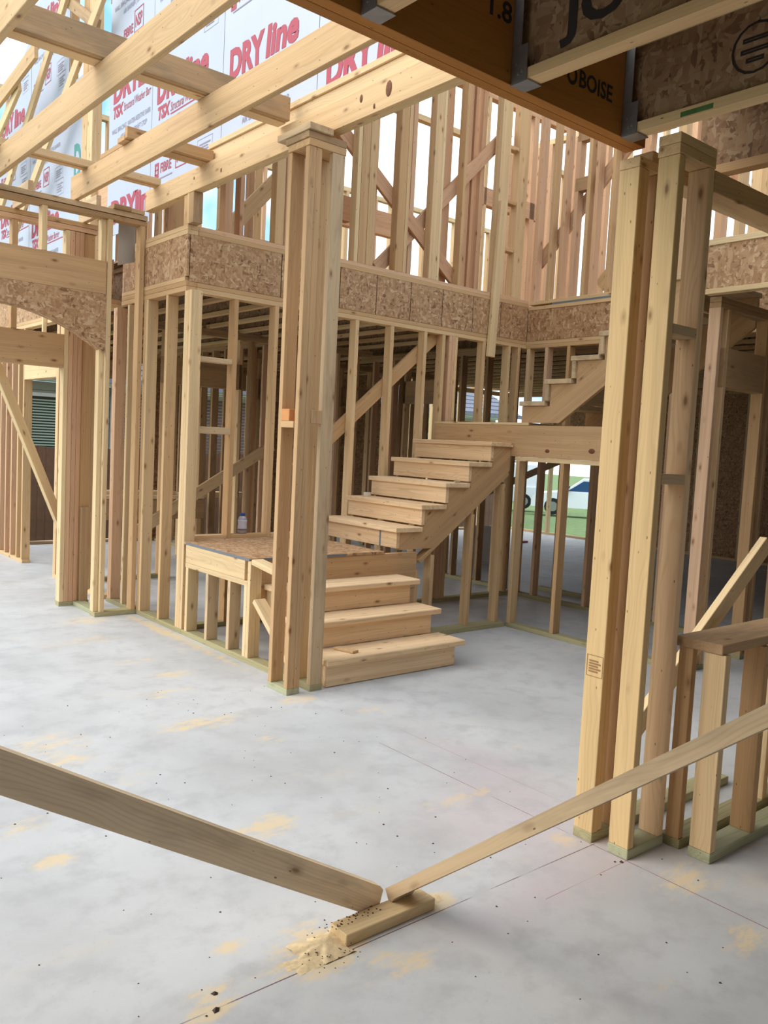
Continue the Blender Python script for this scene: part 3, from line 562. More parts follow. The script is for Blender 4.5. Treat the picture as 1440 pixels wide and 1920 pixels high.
# ------------------------------------------------------------------ far left exterior wall (plane x = 2.9, beyond the arch)
t = thing('stud_wall', 'row of closely set studs with sunlit door header far left beyond the arch', 'wall frame', (2.93, 9.6, 0))
for y in (9.80, 9.99, 10.22, 10.44, 10.66, 10.9, 11.15): B(t, 'stud', (2.90, 2.99), (y-.019, y+.019), (S, TOPZ), 'red' if y > 10 else 'pine')
B(t, 'stud', (2.90, 2.99), (8.70, 8.738), (S, TOPZ), 'light'); B(t, 'stud', (2.90, 2.99), (8.66, 8.698), (S, TOPZ), 'pine')
B(t, 'stud', (2.90, 2.99), (7.9, 7.938), (S, TOPZ), 'pine')
B(t, 'header', (2.90, 2.99), (8.74, 9.78), (2.05, 2.32), 'light'); topplates(t, (2.90, 2.99), (7.35, 11.4)); B(t, 'bottom_plate', (2.90, 2.99), (9.76, 11.4), (0, S), 'pine'); B(t, 'bottom_plate', (2.90, 2.99), (7.4, 8.74), (0, S), 'pine')
t = thing('rim_joist', 'sunlit strand board rim band seen through the top of the arch', 'rim joist', (2.93, 9.4, 2.7))
B(t, 'osb_panel', (2.90, 2.918), (7.35, 9.3), (TOPZ+2*S, 3.03), 'osb', 0, 'y'); B(t, 'osb_panel', (2.90, 2.918), (9.304, 11.4), (TOPZ+2*S, 3.03), 'osb', 0, 'y')
B(t, 'cripple_stud', (2.86, 2.898), (9.05, 9.09), (2.45, 3.1), 'light')
# ------------------------------------------------------------------ rooms behind the stairs
def partition(label, axis, at, a, b, gaps=(), plates=True, z1=TOPZ, sp=.4064, mats=('pine', 'red', 'brown'), hz=None, loc=None):
    t = thing('stud_wall', label, 'wall frame', (a, at, 0) if axis == 'x' else (at, a, 0))
    def bx(n, r, z0, z1_, m):
        return B(t, n, r, (at, at+.089), (z0, z1_), m) if axis == 'x' else B(t, n, (at, at+.089), r, (z0, z1_), m)
    q = a
    while q < b:
        if not any(g0 < q < g1 for g0, g1 in gaps): bx('stud', (q, q+S), S, z1, random.choice(mats))
        q += sp
    segs = []; cur = a
    for g0, g1 in sorted(gaps): segs.append((cur, g0)); cur = g1
    segs.append((cur, b+S))
    for s0, s1 in segs:
        if s1-s0 > .1: bx('bottom_plate', (s0, s1), 0, S, 'green')
    for g0, g1 in gaps:
        bx('header', (g0-.04, g1+.04), 2.06, 2.34, 'brown')
        for q in (g0-.038, g1): bx('jamb_stud', (q, q+S), S, z1, 'pine')
    bx('top_plate', (a, b+S), z1, z1+S, 'brown'); bx('top_plate', (a, b+S), z1+S+.001, z1+2*S, 'brown')
    return t
partition('shaded partition parallel to the stair back wall, one room behind it', 'x', 8.3, 3.1, 6.6, gaps=((3.9, 4.75),), sp=.3)
partition('shaded partition crossing the room behind the stairs toward the rear windows', 'y', 5.15, 8.45, 11.2, sp=.3)
partition('shaded partition left of the far hall, seen through the stair back wall', 'y', 6.95, 6.2, 8.9, gaps=((7.2, 8.0),))
partition('dark partition beside the far hall, below the stringer', 'x', 3.12, 5.6, 8.4, gaps=((5.75, 6.3),))
partition('dark partition beyond the upper flight at the right', 'y', 8.45, -1.0, 3.0)
partition('dark inner partition behind the low half wall', 'x', .6, 4.9, 8.4)
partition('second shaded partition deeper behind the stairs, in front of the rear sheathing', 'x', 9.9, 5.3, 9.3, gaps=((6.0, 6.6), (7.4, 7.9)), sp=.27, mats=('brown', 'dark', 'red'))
t = thing('brace', 'shaded diagonal brace across the partition behind the stairs', 'brace', (4.3, 8.26, 1))
bar(t, 'board', (3.55, 8.27, .48), (5.2, 8.27, 1.46), .12, .036, 'pine', (0, 1, 0))
t = thing('stud_wall', 'rear exterior wall frame with window openings in front of the fence', 'wall frame', (5, 11.3, 0))
B(t, 'bottom_plate', (2.9, 8.6), (11.3, 11.39), (0, S), 'pale'); topplates(t, (2.9, 8.6), (11.3, 11.39))
for i in range(15):
    x = 3.0+.4064*i; B(t, 'stud', (x, x+S), (11.3, 11.39), (S, TOPZ), ('light', 'brown', 'pine')[i % 3])
for a, b in ((3.9, 4.9), (5.6, 6.6)): B(t, 'window_sill', (a, b), (11.26, 11.42), (.62, .70), 'light'); B(t, 'header', (a, b), (11.3, 11.39), (2.25, 2.5), 'brown')
t = thing('workbench', 'rough timber bench frame standing behind the stair corner studs', 'bench', (4.0, 9.6, 0))
B(t, 'top_board', (3.3, 4.9), (9.3, 9.9), (.76, .80), 'light'); B(t, 'apron', (3.3, 4.9), (9.3, 9.34), (.52, .75), 'brown')
for x in (3.34, 4.85):
    for y in (9.36, 9.86): B(t, 'leg', (x-.03, x+.03), (y-.03, y+.03), (0, .759), 'pine')
t = thing('plank', 'pale scrap plank lying on the bench behind the corner studs', 'plank', (4.1, 9.6, .8)); B(t, 'board', (3.7, 4.6), (9.45, 9.7), (.801, .839), 'light')
# outer frame of the far hall, open to the lawn
t = thing('stud_wall', 'sunlit posts of the open exterior wall in front of the lawn', 'wall frame', (12.6, 9, 0))
B(t, 'bottom_plate', (12.6, 12.69), (4.6, 11.35), (0, S), 'light'); B(t, 'bottom_plate', (9.4, 12.6), (11.3, 11.39), (0, S), 'light')
for y in (10.9, 10.2, 9.1, 8.2, 7.2, 6.4, 5.4): B(t, 'stud', (12.6, 12.69), (y, y+.05), (S, TOPZ), 'light')
for x in (9.5, 9.95, 10.5, 11.2, 11.9, 12.5): B(t, 'stud', (x, x+.05), (11.3, 11.39), (S, TOPZ), 'light')
B(t, 'top_plate', (12.6, 12.69), (4.6, 11.39), (TOPZ, TOPZ+2*S), 'pine'); B(t, 'top_plate', (9.4, 12.6), (11.3, 11.39), (TOPZ, TOPZ+2*S), 'pine')
t = thing('brace', 'diagonal brace across the far open wall, seen below the stringer', 'brace', (10.4, 9.0, .9)); bar(t, 'board', (8.8, 9.2, .55), (11.4, 8.2, 1.75), .1, .038, 'pale', (.3, .95, 0))
partition('row of dark studs in the far hall below the upper landing', 'y', 7.35, 4.4, 6.0, sp=.46, mats=('brown',))
t = thing('carton', 'grey cardboard carton standing on the floor of the far hall', 'carton', (9.4, 8.2, 0))
prism('box_body', [(0, 0), (.5, 0), (.44, .46), (.1, .46)], (.76, -.64, 0), (0, 0, 1), (.64, .76, 0), .35, (8.3, 8.1, 0), 'clod', t)
t = thing('cloth_scrap', 'small red scrap on the floor near the lawn opening', 'scrap', (10.9, 9.4, 0)); prism('scrap_piece', [(0, 0), (.14, .02), (.16, .09), (.06, .13), (-.03, .07)], (1, 0, 0), (0, 1, 0), (0, 0, 1), .03, (10.9, 9.3, 0), 'ink', t)
# ------------------------------------------------------------------ stairs
RZ, LZ, L2 = .1785, .717, 1.778
t = thing('stair_flight', 'lower flight of three wooden steps rising from the slab', 'stairs', (3.6, 4.5, 0))
ry = [4.118, 4.376, 4.622, 4.868]
for i in range(3):
    zt = RZ*(i+1); x0 = 3.048
    B(t, 'riser', (x0, 4.165), (ry[i], ry[i]+.036), ((.004 if i == 0 else RZ*i+.002), zt-.039), 'tread'); B(t, 'tread', (x0-.014, 4.242), (ry[i]-.027, ry[i+1]-.002), (zt-.038, zt), 'tread', .006)
for x in (3.06, 3.6, 4.10):
    poly = [(4.158, 0), (4.158, RZ-.040)]
    for i in (1, 2): poly += [(ry[i]+.037, RZ*i-.040), (ry[i]+.037, RZ*(i+1)-.040)]
    poly += [(4.864, 3*RZ-.040), (4.864, .30), (4.45, 0)]
    prism('stringer', poly, (0, 1, 0), (0, 0, 1), (1, 0, 0), .037, (x, 0, 0), 'pine', t, (0, .82, .57))
B(t, 'floor_block', (4.11, 4.163), (4.120, 4.158), (0, .0035), 'brown', 0)
t = thing('stair_landing', 'square lower landing with strand board deck and wide front board', 'stairs', (3.6, 5.4, .7))
B(t, 'deck_panel', (2.918, 4.10), (4.862, 5.930), (LZ-.018, LZ), 'osb', 0, 'y'); B(t, 'deck_edge_paint', (2.9135, 2.9175), (4.862, 5.80), (LZ-.018, LZ-.001), 'edge', 0); B(t, 'deck_edge_paint', (3.02, 3.72), (4.858, 4.8615), (LZ-.018, LZ-.001), 'edge', 0)
B(t, 'front_board', (2.97, 4.44), (4.870, 4.908), (.412, LZ-.019), 'header'); B(t, 'side_board', (2.916, 2.954), (4.925, 5.80), (.561, LZ-.019), 'light')
for x in (3.3, 3.7, 4.1): B(t, 'landing_joist', (x, x+S), (4.91, 5.92), (.5, LZ-.02), 'pine')
B(t, 'front_block', (4.245, 4.44), (4.875, 4.905), (.16, .411), 'pine')
t = thing('stair_flight', 'middle flight of five wooden steps climbing right with diagonal stringer', 'stairs', (4.9, 5.4, .7))
rx = [4.24+.252*i for i in range(6)]
for i in range(5):
    zt = LZ+.1768*(i+1); zb = LZ+.1768*i
    B(t, 'riser', (rx[i], rx[i]+.036), (4.895, 5.86), (zb+.012, zt-.039), 'tread'); B(t, 'tread', (rx[i]-.030, rx[i+1]-.004), (4.868, 5.872), (zt-.038, zt), 'tread', .004)
B(t, 'seam_stripe', (rx[0]-.0008, rx[0]), (5.085, 5.105), (LZ+.012, LZ+.138), 'edge', 0)
for y, m in ((4.897, 'header'), (5.4, 'pine'), (5.83, 'pine')):
    poly = [(rx[0]+.038, LZ)]
    for i in range(5): poly += [(rx[i]+.038, LZ+.1768*(i+1)-.040), (rx[i+1]+.038 if i < 4 else 5.497, LZ+.1768*(i+1)-.040)]
    poly += [(5.497, 1.36), (4.62, LZ+.001)]
    prism('stringer', poly, (1, 0, 0), (0, 0, 1), (0, 1, 0), .037, (0, y, 0), m, t, (.82, 0, .57))
t = thing('stud_wall', 'stepped cripple wall under the middle stair flight', 'wall frame', (5.0, 4.88, 0))
B(t, 'bottom_plate', (4.45, 5.505), (4.845, 4.985), (0, S), 'green')
bar(t, 'rake_plate', (4.50, 4.940, .612), (5.49, 4.940, 1.337), .085, .030, 'pine', (-.59, 0, .81))
for a, z1 in ((4.452, .545), (4.62, .66), (5.06, .985), (5.42, 1.245)): B(t, 'stud', (a, a+S), (4.897, 4.982), (S, z1), 'pine')
t = thing('stair_landing', 'upper stair landing faced with a wide knotty board', 'stairs', (6.0, 5.3, 1.5))
B(t, 'front_board', (5.50, 5.538), (3.90, 5.89), (1.487, 1.755), 'header'); B(t, 'deck_panel', (5.50, 6.78), (4.72, 5.89), (1.757, L2), 'light', .001, 'y')
for y in (4.9, 5.3, 5.7): B(t, 'landing_joist', (5.54, 6.78), (y, y+S), (1.52, 1.756), 'brown')
for y, z, r in ((4.50, 1.545, .020), (4.055, 1.56, .026)):
    k = lathe('knot', [(r, 0), (r*.9, .0018), (r*.3, .0026), (.0006, .0027)], 'knot', t, (5.5005, y, z), 12); k.rotation_euler = (0, -math.pi/2, 0); k.scale = (.8, 1.25, 1)
t = thing('stud_wall', 'support wall under the upper landing with open stud bays', 'wall frame', (5.53, 4.4, 0))
B(t, 'bottom_plate', (5.506, 5.596), (3.3, 4.84), (0, S), 'green'); B(t, 'top_plate', (5.50, 5.59), (3.90, 4.85), (1.449, 1.486), 'light')
for y in (4.815, 4.34, 3.945, 3.55): B(t, 'stud', (5.502, 5.59), (y-.019, y+.019), (S, 1.448), 'light' if y < 4.0 else 'pine')
t = thing('stair_flight', 'upper flight climbing right with light tread ends and deep stringer', 'stairs', (5.6, 4.2, 1.8))
ky = [4.80-.256*i for i in range(6)]; poly = [(4.80, L2), (4.80, L2+.138)]
for i in range(6):
    zt = L2+.1785*(i+1)
    B(t, 'tread', (5.47, 6.45), (ky[i]-.262, ky[i]+.012), (zt-.038, zt), 'pale', .003)
    if i: B(t, 'riser', (5.475, 6.44), (ky[i]-.036, ky[i]-.002), (zt-.176, zt-.039), 'pale', .002)
    if i: poly += [(ky[i]-.038, zt-.1785-.040), (ky[i]-.038, zt-.040)]
poly += [(3.26, L2+.1785*6-.04), (3.26, 2.58), (4.40, L2)]
for x, m in ((5.50, 'header'), (6.38, 'pine')): prism('stringer', poly, (0, 1, 0), (0, 0, 1), (1, 0, 0), .037, (x, 0, 0), m, t, (0, -.82, .57))
# small things on the stairs
t = thing('bottle', 'clear drink bottle with blue cap and pale label on the landing ledge', 'bottle', (3.505, 5.985, .746))
lathe('body', [(.030, 0), (.036, .004), (.037, .05), (.034, .075), (.037, .10), (.036, .118), (.026, .138), (.018, .146)], 'plastic', t, (3.505, 5.985, .7465)); lathe('drink', [(.032, .003), (.0345, .006), (.0350, .022)], 'drink', t, (3.505, 5.985, .7465))
lathe('label', [(.0378, .036), (.0376, .05), (.0352, .075), (.0378, .10), (.0374, .112)], 'label', t, (3.505, 5.985, .7465)); lathe('label_band', [(.0381, .030), (.0381, .036)], 'navy', t, (3.505, 5.985, .7465)); lathe('cap', [(.017, .146), (.0205, .147), (.0205, .165), (.018, .168)], 'cap', t, (3.505, 5.985, .7465))
t = thing('cup', 'small white plastic cup on the second step of the middle flight', 'cup', (4.66, 5.74, 1.071)); lathe('cup_body', [(.026, 0), (.033, .004), (.034, .032), (.036, .034), (.030, .034)], 'cup', t, (4.62, 5.76, LZ+.1768*2+.0005))
t = thing('offcut', 'flat wood offcut lying on the lowest step', 'offcut', (3.3, 4.25, RZ)); bar(t, 'board', (3.27, 4.32, RZ+.0095), (3.31, 4.165, RZ+.0095), .06, .017, 'pine', (0, 0, 1))
t = thing('offcut', 'tiny white offcut on the end of the fourth stair tread', 'offcut', (4.9, 4.9, 1.25)); B(t, 'board', (4.83, 4.89), (4.885, 4.897), (LZ+.1768*3+.0005, LZ+.1768*3+.016), 'pale')
t = thing('plank', 'loose plank nailed upright over the rim band near the inner corner', 'plank', (6.24, 5.9, 2.46)); bar(t, 'board', (6.235, 5.905, 2.465), (6.29, 5.905, 4.0), .096, .038, 'light', (0, 1, 0))
# ------------------------------------------------------------------ printed sheathing behind the ceiling beam
U, Vv = (0, -1, 0), (0, 0, 1)
def sheet(label, ya, yb, za, zb, z0, poly=None, x=3.05, scheme=True):
    """ya > yb; reading direction is -y"""
    t = thing('sheathing_panel', label, 'sheathing', (x, (ya+yb)/2, za))
    if poly: prism('panel_sheet', poly, U, Vv, (1, 0, 0), .006, (x, 0, 0), 'sheet', t)
    else: B(t, 'panel_sheet', (x, x+.006), (yb+.004, ya-.004), (za, zb), 'sheet', 0, 'z')
    B(t, 'added_seam_backing', (x+.007, x+.09), (yb-.018, yb+.019), (max(za, 3.55), zb), 'pine')  # added behind the sheet seam so the gap looks dark against the sky
    w = ya-yb
    for k in (-1, 0, 1, 2):
        z = z0+1.08*k
        def T(s, h, wd, dy, dz, m, b, sh=0.0):
            if za+.02 < z+dz and z+dz+h < zb-.02 and dy+.05 < w: text(t, 'lettering', s, h, min(wd, w-dy-.03), (x-.0008, ya-dy, z+dz), U, Vv, m, b, sh)
        if w > 1.0:
            T('DRY', .190, .47, .10, 0, 'ink', .05); T('line', .190, .40, .59, .005, 'ink', .045, .1)
            T('TSX', .095, .23, .12, -.14, 'ink', .05, .15); T('Structural Weather Barrier', .070, .66, .36, -.13, 'ink', 0, .2)
            if za+.02 < z-.17 and z < zb: frame_print(t, 'lettering', .84, .010, .005, (x-.0008, ya-.36, z-.155), U, Vv, 'ink')
            T('WALL BRACING | WATER-RESISTIVE BARRIER', .042, .90, .10, -.28, 'ink2', 0); T('AIR BARRIER | DRAFT STOP', .042, .60, .30, -.36, 'ink2', 0)
            T('NSP', .10, .14, .50, -.56, 'ink', .02)
            if za+.05 < z-.6 and z-.44 < zb: frame_print(t, 'lettering', .19, .19, .008, (x-.0008, ya-.475, z-.605), U, Vv, 'ink')
            T('FIBRE', .075, .20, .20, .50, 'ink', .02)
            if za+.05 < z+.46 and z+.60 < zb: frame_print(t, 'lettering', .075, .12, .022, (x-.0008, ya-.09, z+.47), U, Vv, 'ink', 2); frame_print(t, 'lettering', .30, .010, .005, (x-.0008, ya-.12, z+.45), U, Vv, 'ink2')
            if za+.05 < z+.2 and z+.5 < zb: frame_print(t, 'lettering', .22, .16, .003, (x-.0008, ya-.90, z+.30), U, Vv, 'ink2', 4)
            if za+.05 < z-.62: frame_print(t, 'lettering', .24, .14, .003, (x-.0008, ya-.85, z-.62), U, Vv, 'ink2', 4)
        else:
            T('DRYlin', .190, .80, .10, 0, 'ink', .05); T('TSX', .095, .23, .10, -.14, 'ink', .05, .15); T('Structural Weather Barr', .070, .60, .34, -.13, 'ink', 0, .2)
            T('WALL BRACING | WATER-RESISTIVE BARR', .042, .84, .08, -.28, 'ink2', 0); T('AIR BARRIER | DRAFT STOP', .042, .56, .28, -.36, 'ink2', 0); T('NSP', .10, .14, .55, -.56, 'ink', .02); T('FIBRE', .075, .20, .3, .5, 'ink', .02)
            if za+.05 < z-.6: frame_print(t, 'lettering', .19, .19, .008, (x-.0008, ya-.525, z-.605), U, Vv, 'ink')
    return t
sheet('white printed sheathing sheet at the left end of the row behind the ceiling beam', 7.88, 6.94, 3.32, 7.0, 4.51)
sheet('white printed sheathing sheet second from left behind the ceiling beam', 6.94, 5.72, 3.505, 7.0, 4.256)
sheet('white printed sheathing sheet third from left behind the ceiling beam', 5.72, 4.50, 3.634, 7.0, 4.094)
sheet('white printed sheathing sheet disappearing behind the laminated beam', 4.50, 3.28, 3.634, 7.0, 3.69)
sheet('white printed sheathing sheet behind the sloping rafters at the far left', 10.20, 8.98, 3.2, 6.2, 4.75)
t = sheet('white printed sheathing sheet cut to the roof slope at the left edge', 11.42, 10.21, 3.2, 5.75, 5.05, poly=[(-11.42, 3.2), (-10.21, 3.2), (-10.21, 5.95), (-11.42, 5.25)])
t = thing('sheathing_panel', 'narrow sheathing strip with a large teal letter left of the gap post', 'sheathing', (3.05, 8.7, 3.3))
B(t, 'panel_sheet', (3.043, 3.049), (8.503, 8.97), (3.04, 5.0), 'sheet', 0, 'z'); text(t, 'lettering', 'D', .34, .19, (3.0425, 8.76, 4.02), U, Vv, 'inkg', .03); text(t, 'lettering', 'TS', .16, .18, (3.0425, 8.76, 3.80), U, Vv, 'inkg', .03)
t = thing('post', 'two-ply stud standing in the gap between printed sheets', 'post', (3.05, 8.35, 3.1)); B(t, 'stud', (3.02, 3.11), (8.36, 8.50), (3.1, 6.3), 'pine'); B(t, 'stud', (3.02, 3.11), (8.22, 8.355), (3.1, 6.3), 'pine')
B(t, 'header_stub', (3.08, 3.118), (7.5, 8.21), (3.55, 4.0), 'red'); B(t, 'sill_stub', (3.07, 3.16), (7.5, 8.21), (4.01, 4.05), 'light')
for n_, (a, b, w_, m, l) in enumerate([((2.9, 10.9, 4.0), (2.9, 8.35, 5.95), .12, 'light', 'sunlit rafter at the far left, the leftmost sloping one'), ((2.9, 10.25, 3.7), (2.9, 7.45, 5.55), .12, 'light', 'sunlit rafter at the far left, right of the leftmost'), ((2.938, 9.05, 5.9), (2.938, 7.9, 5.2), .10, 'brown', 'brown collar brace crossing the rafters at the top left'), ((2.7, 11.6, 4.95), (2.7, 8.9, 5.22), .16, 'pine', 'rough rafter tail at the left edge below the corner joist'), ((2.75, 11.4, 4.35), (2.75, 9.6, 5.1), .12, 'light', 'thin pale edge rafter at the left edge')]):
    t = thing('rafter', l, 'rafter', a); bar(t, 'board', a, b, w_, .038, m, (1, 0, 0))
t = thing('offcut', 'upright offcut with a dark end left of the ceiling joist end', 'offcut', (1.9, 7.0, 3.3)); B(t, 'board', (2.05, 2.09), (6.9, 7.3), (3.267, 3.42), 'pale')
t = thing('offcut', 'upright offcut standing on the arch wall plate near its end', 'offcut', (2.6, 7.0, 3.3)); B(t, 'board', (2.60, 2.64), (6.95, 7.35), (3.267, 3.44), 'pale')
t = thing('offcut', 'small block lying on top of the second ceiling joist', 'offcut', (2.4, 5.9, 3.5)); B(t, 'board', (2.34, 2.378), (5.80, 6.2), (3.485, 3.52), 'pine')
# ------------------------------------------------------------------ floor block, braces, sawdust
t = thing('floor_block', 'short board nailed flat to the slab under the two braces', 'block', (1.7, 1.93, 0)); B(t, 'board', (1.523, 1.892), (1.893, 1.976), (0, S), 'light')
t = thing('brace', 'grey brown brace rising to the left edge from the floor block', 'brace', (1.1, 1.98, .4))
prism('board', [(1.692, .002), (1.722, .03), (1.735, .077), (1.722, .094), (1.693, .110), (-2.62, 2.651), (-2.62, 2.539)], (1, 0, 0), (0, 0, 1), (0, 1, 0), .038, (0, 1.978, 0), 'worn', t, (-1, 0, .589))
t = thing('brace', 'pale brace rising to the right edge from the floor block', 'brace', (1.8, 1.3, .5))
prism('board', [(1.992, .069), (1.974, .0395), (1.955, .0395), (1.945, .056), (-1.25, 2.589), (-1.25, 2.652)], (0, 1, 0), (0, 0, 1), (1, 0, 0), .089, (1.755, 0, 0), 'pale', t, (0, -1, .797))
def heap(name, label, cx, cy, rx_, ry_, h, seed, n=420, mat='dust', z=0.0, gs=(.004, .010)):
    rnd = random.Random(seed); V, Fc = [], []
    N = 30
    for j in range(N+1):
        for i in range(N+1):
            u = -1+2*i/N; v = -1+2*j/N; an = math.atan2(v, u); d = math.hypot(u, v)*(1+.22*math.sin(3*an+seed)+.13*math.sin(7*an+2*seed)+.08*math.sin(13*an))+rnd.uniform(-.03, .03)
            zz = h*max(0, 1-d)**.8*rnd.uniform(.92, 1.04); V.append((u*rx_, v*ry_, zz-.001))
    for j in range(N):
        for i in range(N):
            q = (j*(N+1)+i, j*(N+1)+i+1, (j+1)*(N+1)+i+1, (j+1)*(N+1)+i)
            if max(V[k][2] for k in q) > .0002: Fc.append(q)
    o = mesh_obj(name, V, Fc, mat, None, (cx, cy, z), True); props(o, label, 'sawdust', kind='stuff')
heap('sawdust_pile', 'heap of pale sawdust at the left end of the floor block', 1.475, 1.935, .10, .075, .022, 3)
heap('sawdust_pile', 'thin tail of sawdust trailing left from the heap', 1.40, 1.90, .10, .04, .006, 4)
heap('sawdust_pile', 'small drift of sawdust at the right end of the floor block', 1.915, 1.945, .05, .05, .006, 5)
def specks(name, label, pts, mat):
    V, Fc = [], []
    for x, y, z, r in pts:
        k = len(V); a = random.random()*6
        for i in range(5): V.append((x+r*math.cos(a+i*1.256)*random.uniform(.6, 1.2), y+r*math.sin(a+i*1.256)*random.uniform(.6, 1.2), z))
        V.append((x, y, z+r*.7))
        for i in range(5): Fc.append((k+i, k+(i+1) % 5, k+5))
    o = mesh_obj(name, V, Fc, mat); props(o, label, 'debris', kind='stuff')
pts = []
for i in range(150): pts.append((random.uniform(.6, 3.0), random.uniform(1.1, 4.6), .0005, random.choice([.003, .003, .004, .005])))
for i in range(60): pts.append((1.46+random.gauss(0, .05), 1.90+random.gauss(0, .04), .010, .003))
for i in range(40): pts.append((1.60+random.gauss(0, .06), 1.955+random.uniform(-.02, .02), S+.0005, .0035))
pts += [(1.10, 1.93, .0005, .011), (1.07, 1.87, .0005, .013), (2.70, 1.725, .0005, .010), (2.68, 1.74, .0005, .006)]
specks('debris', 'dark crumbs and chips scattered over the slab and floor block', pts, 'dirt')
# ------------------------------------------------------------------ outdoors: fence, neighbour, trees, cars
t = thing('fence', 'brown board fence behind the rear wall at the left', 'fence', (4, 14.6, -.6))
x = -4.0; k = 0
while x < 16 and k < 150:
    h = 1.22+random.uniform(-.02, .02); B(t, 'picket', (x, x+.132), (14.6, 14.62), (-.5, h), 'fence', 0); x += .136; k += 1
B(t, 'rail', (-4, 14), (14.625, 14.66), (.9, .98), 'fence', 0); B(t, 'rail', (-4, 14), (14.625, 14.66), (-.1, -.02), 'fence', 0)
nb = thing('house', 'grey neighbouring house with brick wall and blinded window beyond the fence', 'house', (5, 19, -.6))
B(nb, 'brick_wall', (7.55, 20.5), (19.0, 19.3), (-.7, 2.55), 'mortar', 0)
def bricks(parent, x0, x1, y, z0, z1):
    V, Fc = [], []; z = z0; r = 0
    while z < z1:
        x = x0-(.11 if r % 2 else 0)
        while x < x1:
            a, b = max(x, x0), min(x+.205, x1)
            if b-a > .03:
                q = len(V); V += [(a, y, z), (b, y, z), (b, y, z+.062), (a, y, z+.062), (a, y+.02, z), (b, y+.02, z), (b, y+.02, z+.062), (a, y+.02, z+.062)]
                Fc += [(q, q+1, q+2, q+3), (q+3, q+2, q+6, q+7), (q, q+4, q+5, q+1), (q, q+3, q+7, q+4), (q+1, q+5, q+6, q+2)]
            x += .218
        z += .078; r += 1
    o = mesh_obj('brick_courses', V, Fc, 'brick', parent); o['kind'] = 'stuff'
bricks(nb, 7.6, 20.4, 18.985, .5, 2.4)
B(nb, 'siding_wall', (-4, 7.53), (19.05, 19.3), (-.7, 2.55), 'siding', 0)
for i in range(12): B(nb, 'siding_board', (-4, 7.53), (19.02, 19.05), (.55+.165*i, .55+.165*i+.155), 'siding', .004)
wi = B(nb, 'window', (5.0, 6.75), (18.96, 19.02), (.5, 2.30), 'trimw', .005); B(wi, 'pane', (5.08, 6.67), (18.952, 18.962), (.58, 2.22), 'glassd', 0)
for i in range(26): B(wi, 'blind_slat', (5.1, 6.65), (18.944, 18.951), (.60+.061*i, .60+.061*i+.03), 'blind', 0)
B(nb, 'eave', (-4.2, 20.8), (18.4, 18.98), (2.55, 2.68), 'trimw', .01); mesh_obj('roof', [(-4.4, 18.3, 2.69), (21, 18.3, 2.69), (21, 24, 5.6), (-4.4, 24, 5.6), (-4.4, 18.3, 2.60), (21, 18.3, 2.60), (21, 24, 5.5), (-4.4, 24, 5.5)], [(0, 1, 2, 3), (4, 7, 6, 5), (0, 4, 5, 1), (1, 5, 6, 2), (2, 6, 7, 3), (3, 7, 4, 0)], 'roof', nb)
for i in range(20): B(nb, 'shingle_course', (-4.4, 21), (18.3+.285*i, 18.3+.285*i+.27), (2.70+.1455*i, 2.715+.1455*i), 'roof', 0)
h2 = thing('house', 'far house with grey roof beyond the lawn', 'house', (29, 36, -1))
B(h2, 'house_wall', (24, 33.5), (36, 42), (-1.2, 2.6), 'trimw', 0); mesh_obj('roof', [(23.5, 35.4, 2.5), (34, 35.4, 2.5), (34, 39, 4.6), (23.5, 39, 4.6), (23.5, 42.6, 2.5), (34, 42.6, 2.5)], [(0, 1, 2, 3), (3, 2, 5, 4), (0, 3, 4), (1, 5, 2), (0, 4, 5, 1)], 'roof', h2)
B(h2, 'window', (27, 28.4), (35.95, 36.02), (.2, 1.6), 'glassd', 0)
h3 = thing('house', 'white sided far house behind the parked white car', 'house', (44, 22, -1)); B(h3, 'house_wall', (42, 50), (16, 31), (-1.2, 4.5), 'trimw', 0); mesh_obj('roof', [(41.5, 15.5, 4.5), (50.5, 15.5, 4.5), (50.5, 31.5, 4.5), (41.5, 31.5, 4.5), (46, 15.5, 7), (46, 31.5, 7)], [(0, 1, 4), (2, 3, 5), (0, 4, 5, 3), (1, 2, 5, 4), (0, 3, 2, 1)], 'roof', h3); B(h3, 'window', (41.95, 42.02), (22, 23.3), (.3, 1.8), 'glassd', 0)
def tree(label, x, y, z, h, r, seed, n=1500):
    rnd = random.Random(seed); t = thing('tree', label, 'tree', (x, y, z)); lathe('trunk', [(.16, 0), (.12, h*.4), (.06, h*.75)], 'bark', t, (x, y, z), 9)
    V, Fc = [], []
    for i in range(n):
        a, b = rnd.uniform(0, 6.283), rnd.uniform(-1, 1); q = r*rnd.random()**.4; s = math.sqrt(1-b*b)
        c = Vector((q*s*math.cos(a), q*s*math.sin(a), h*.68+q*b*.8)); d1 = Vector((rnd.gauss(0, 1), rnd.gauss(0, 1), rnd.gauss(0, 1))).normalized()*.13; d2 = Vector((rnd.gauss(0, 1), rnd.gauss(0, 1), rnd.gauss(0, 1))).normalized()*.09; k = len(V)
        V += [c-d1, c+d2, c+d1, c-d2]; Fc.append((k, k+1, k+2, k+3))
    me = bpy.data.meshes.new('foliage'); me.from_pydata([tuple(v) for v in V], [], Fc); me.materials.append(M['leaf']); o = link('foliage', me, t, (x, y, z)); o['kind'] = 'stuff'
tree('green tree seen beyond the rear opening left of the upper landing', 15.5, 16.8, -.8, 3.0, 1.5, 1); tree('bushy tree beyond the lawn behind the stringer', 34, 32, -1.1, 3.4, 1.7, 2); tree('dark tree behind the parked white car', 39.3, 26.2, -1.1, 6, 2.2, 3); tree('tree at the lawn edge seen past the open wall posts', 24, 24.5, -1, 3.5, 1.6, 4)
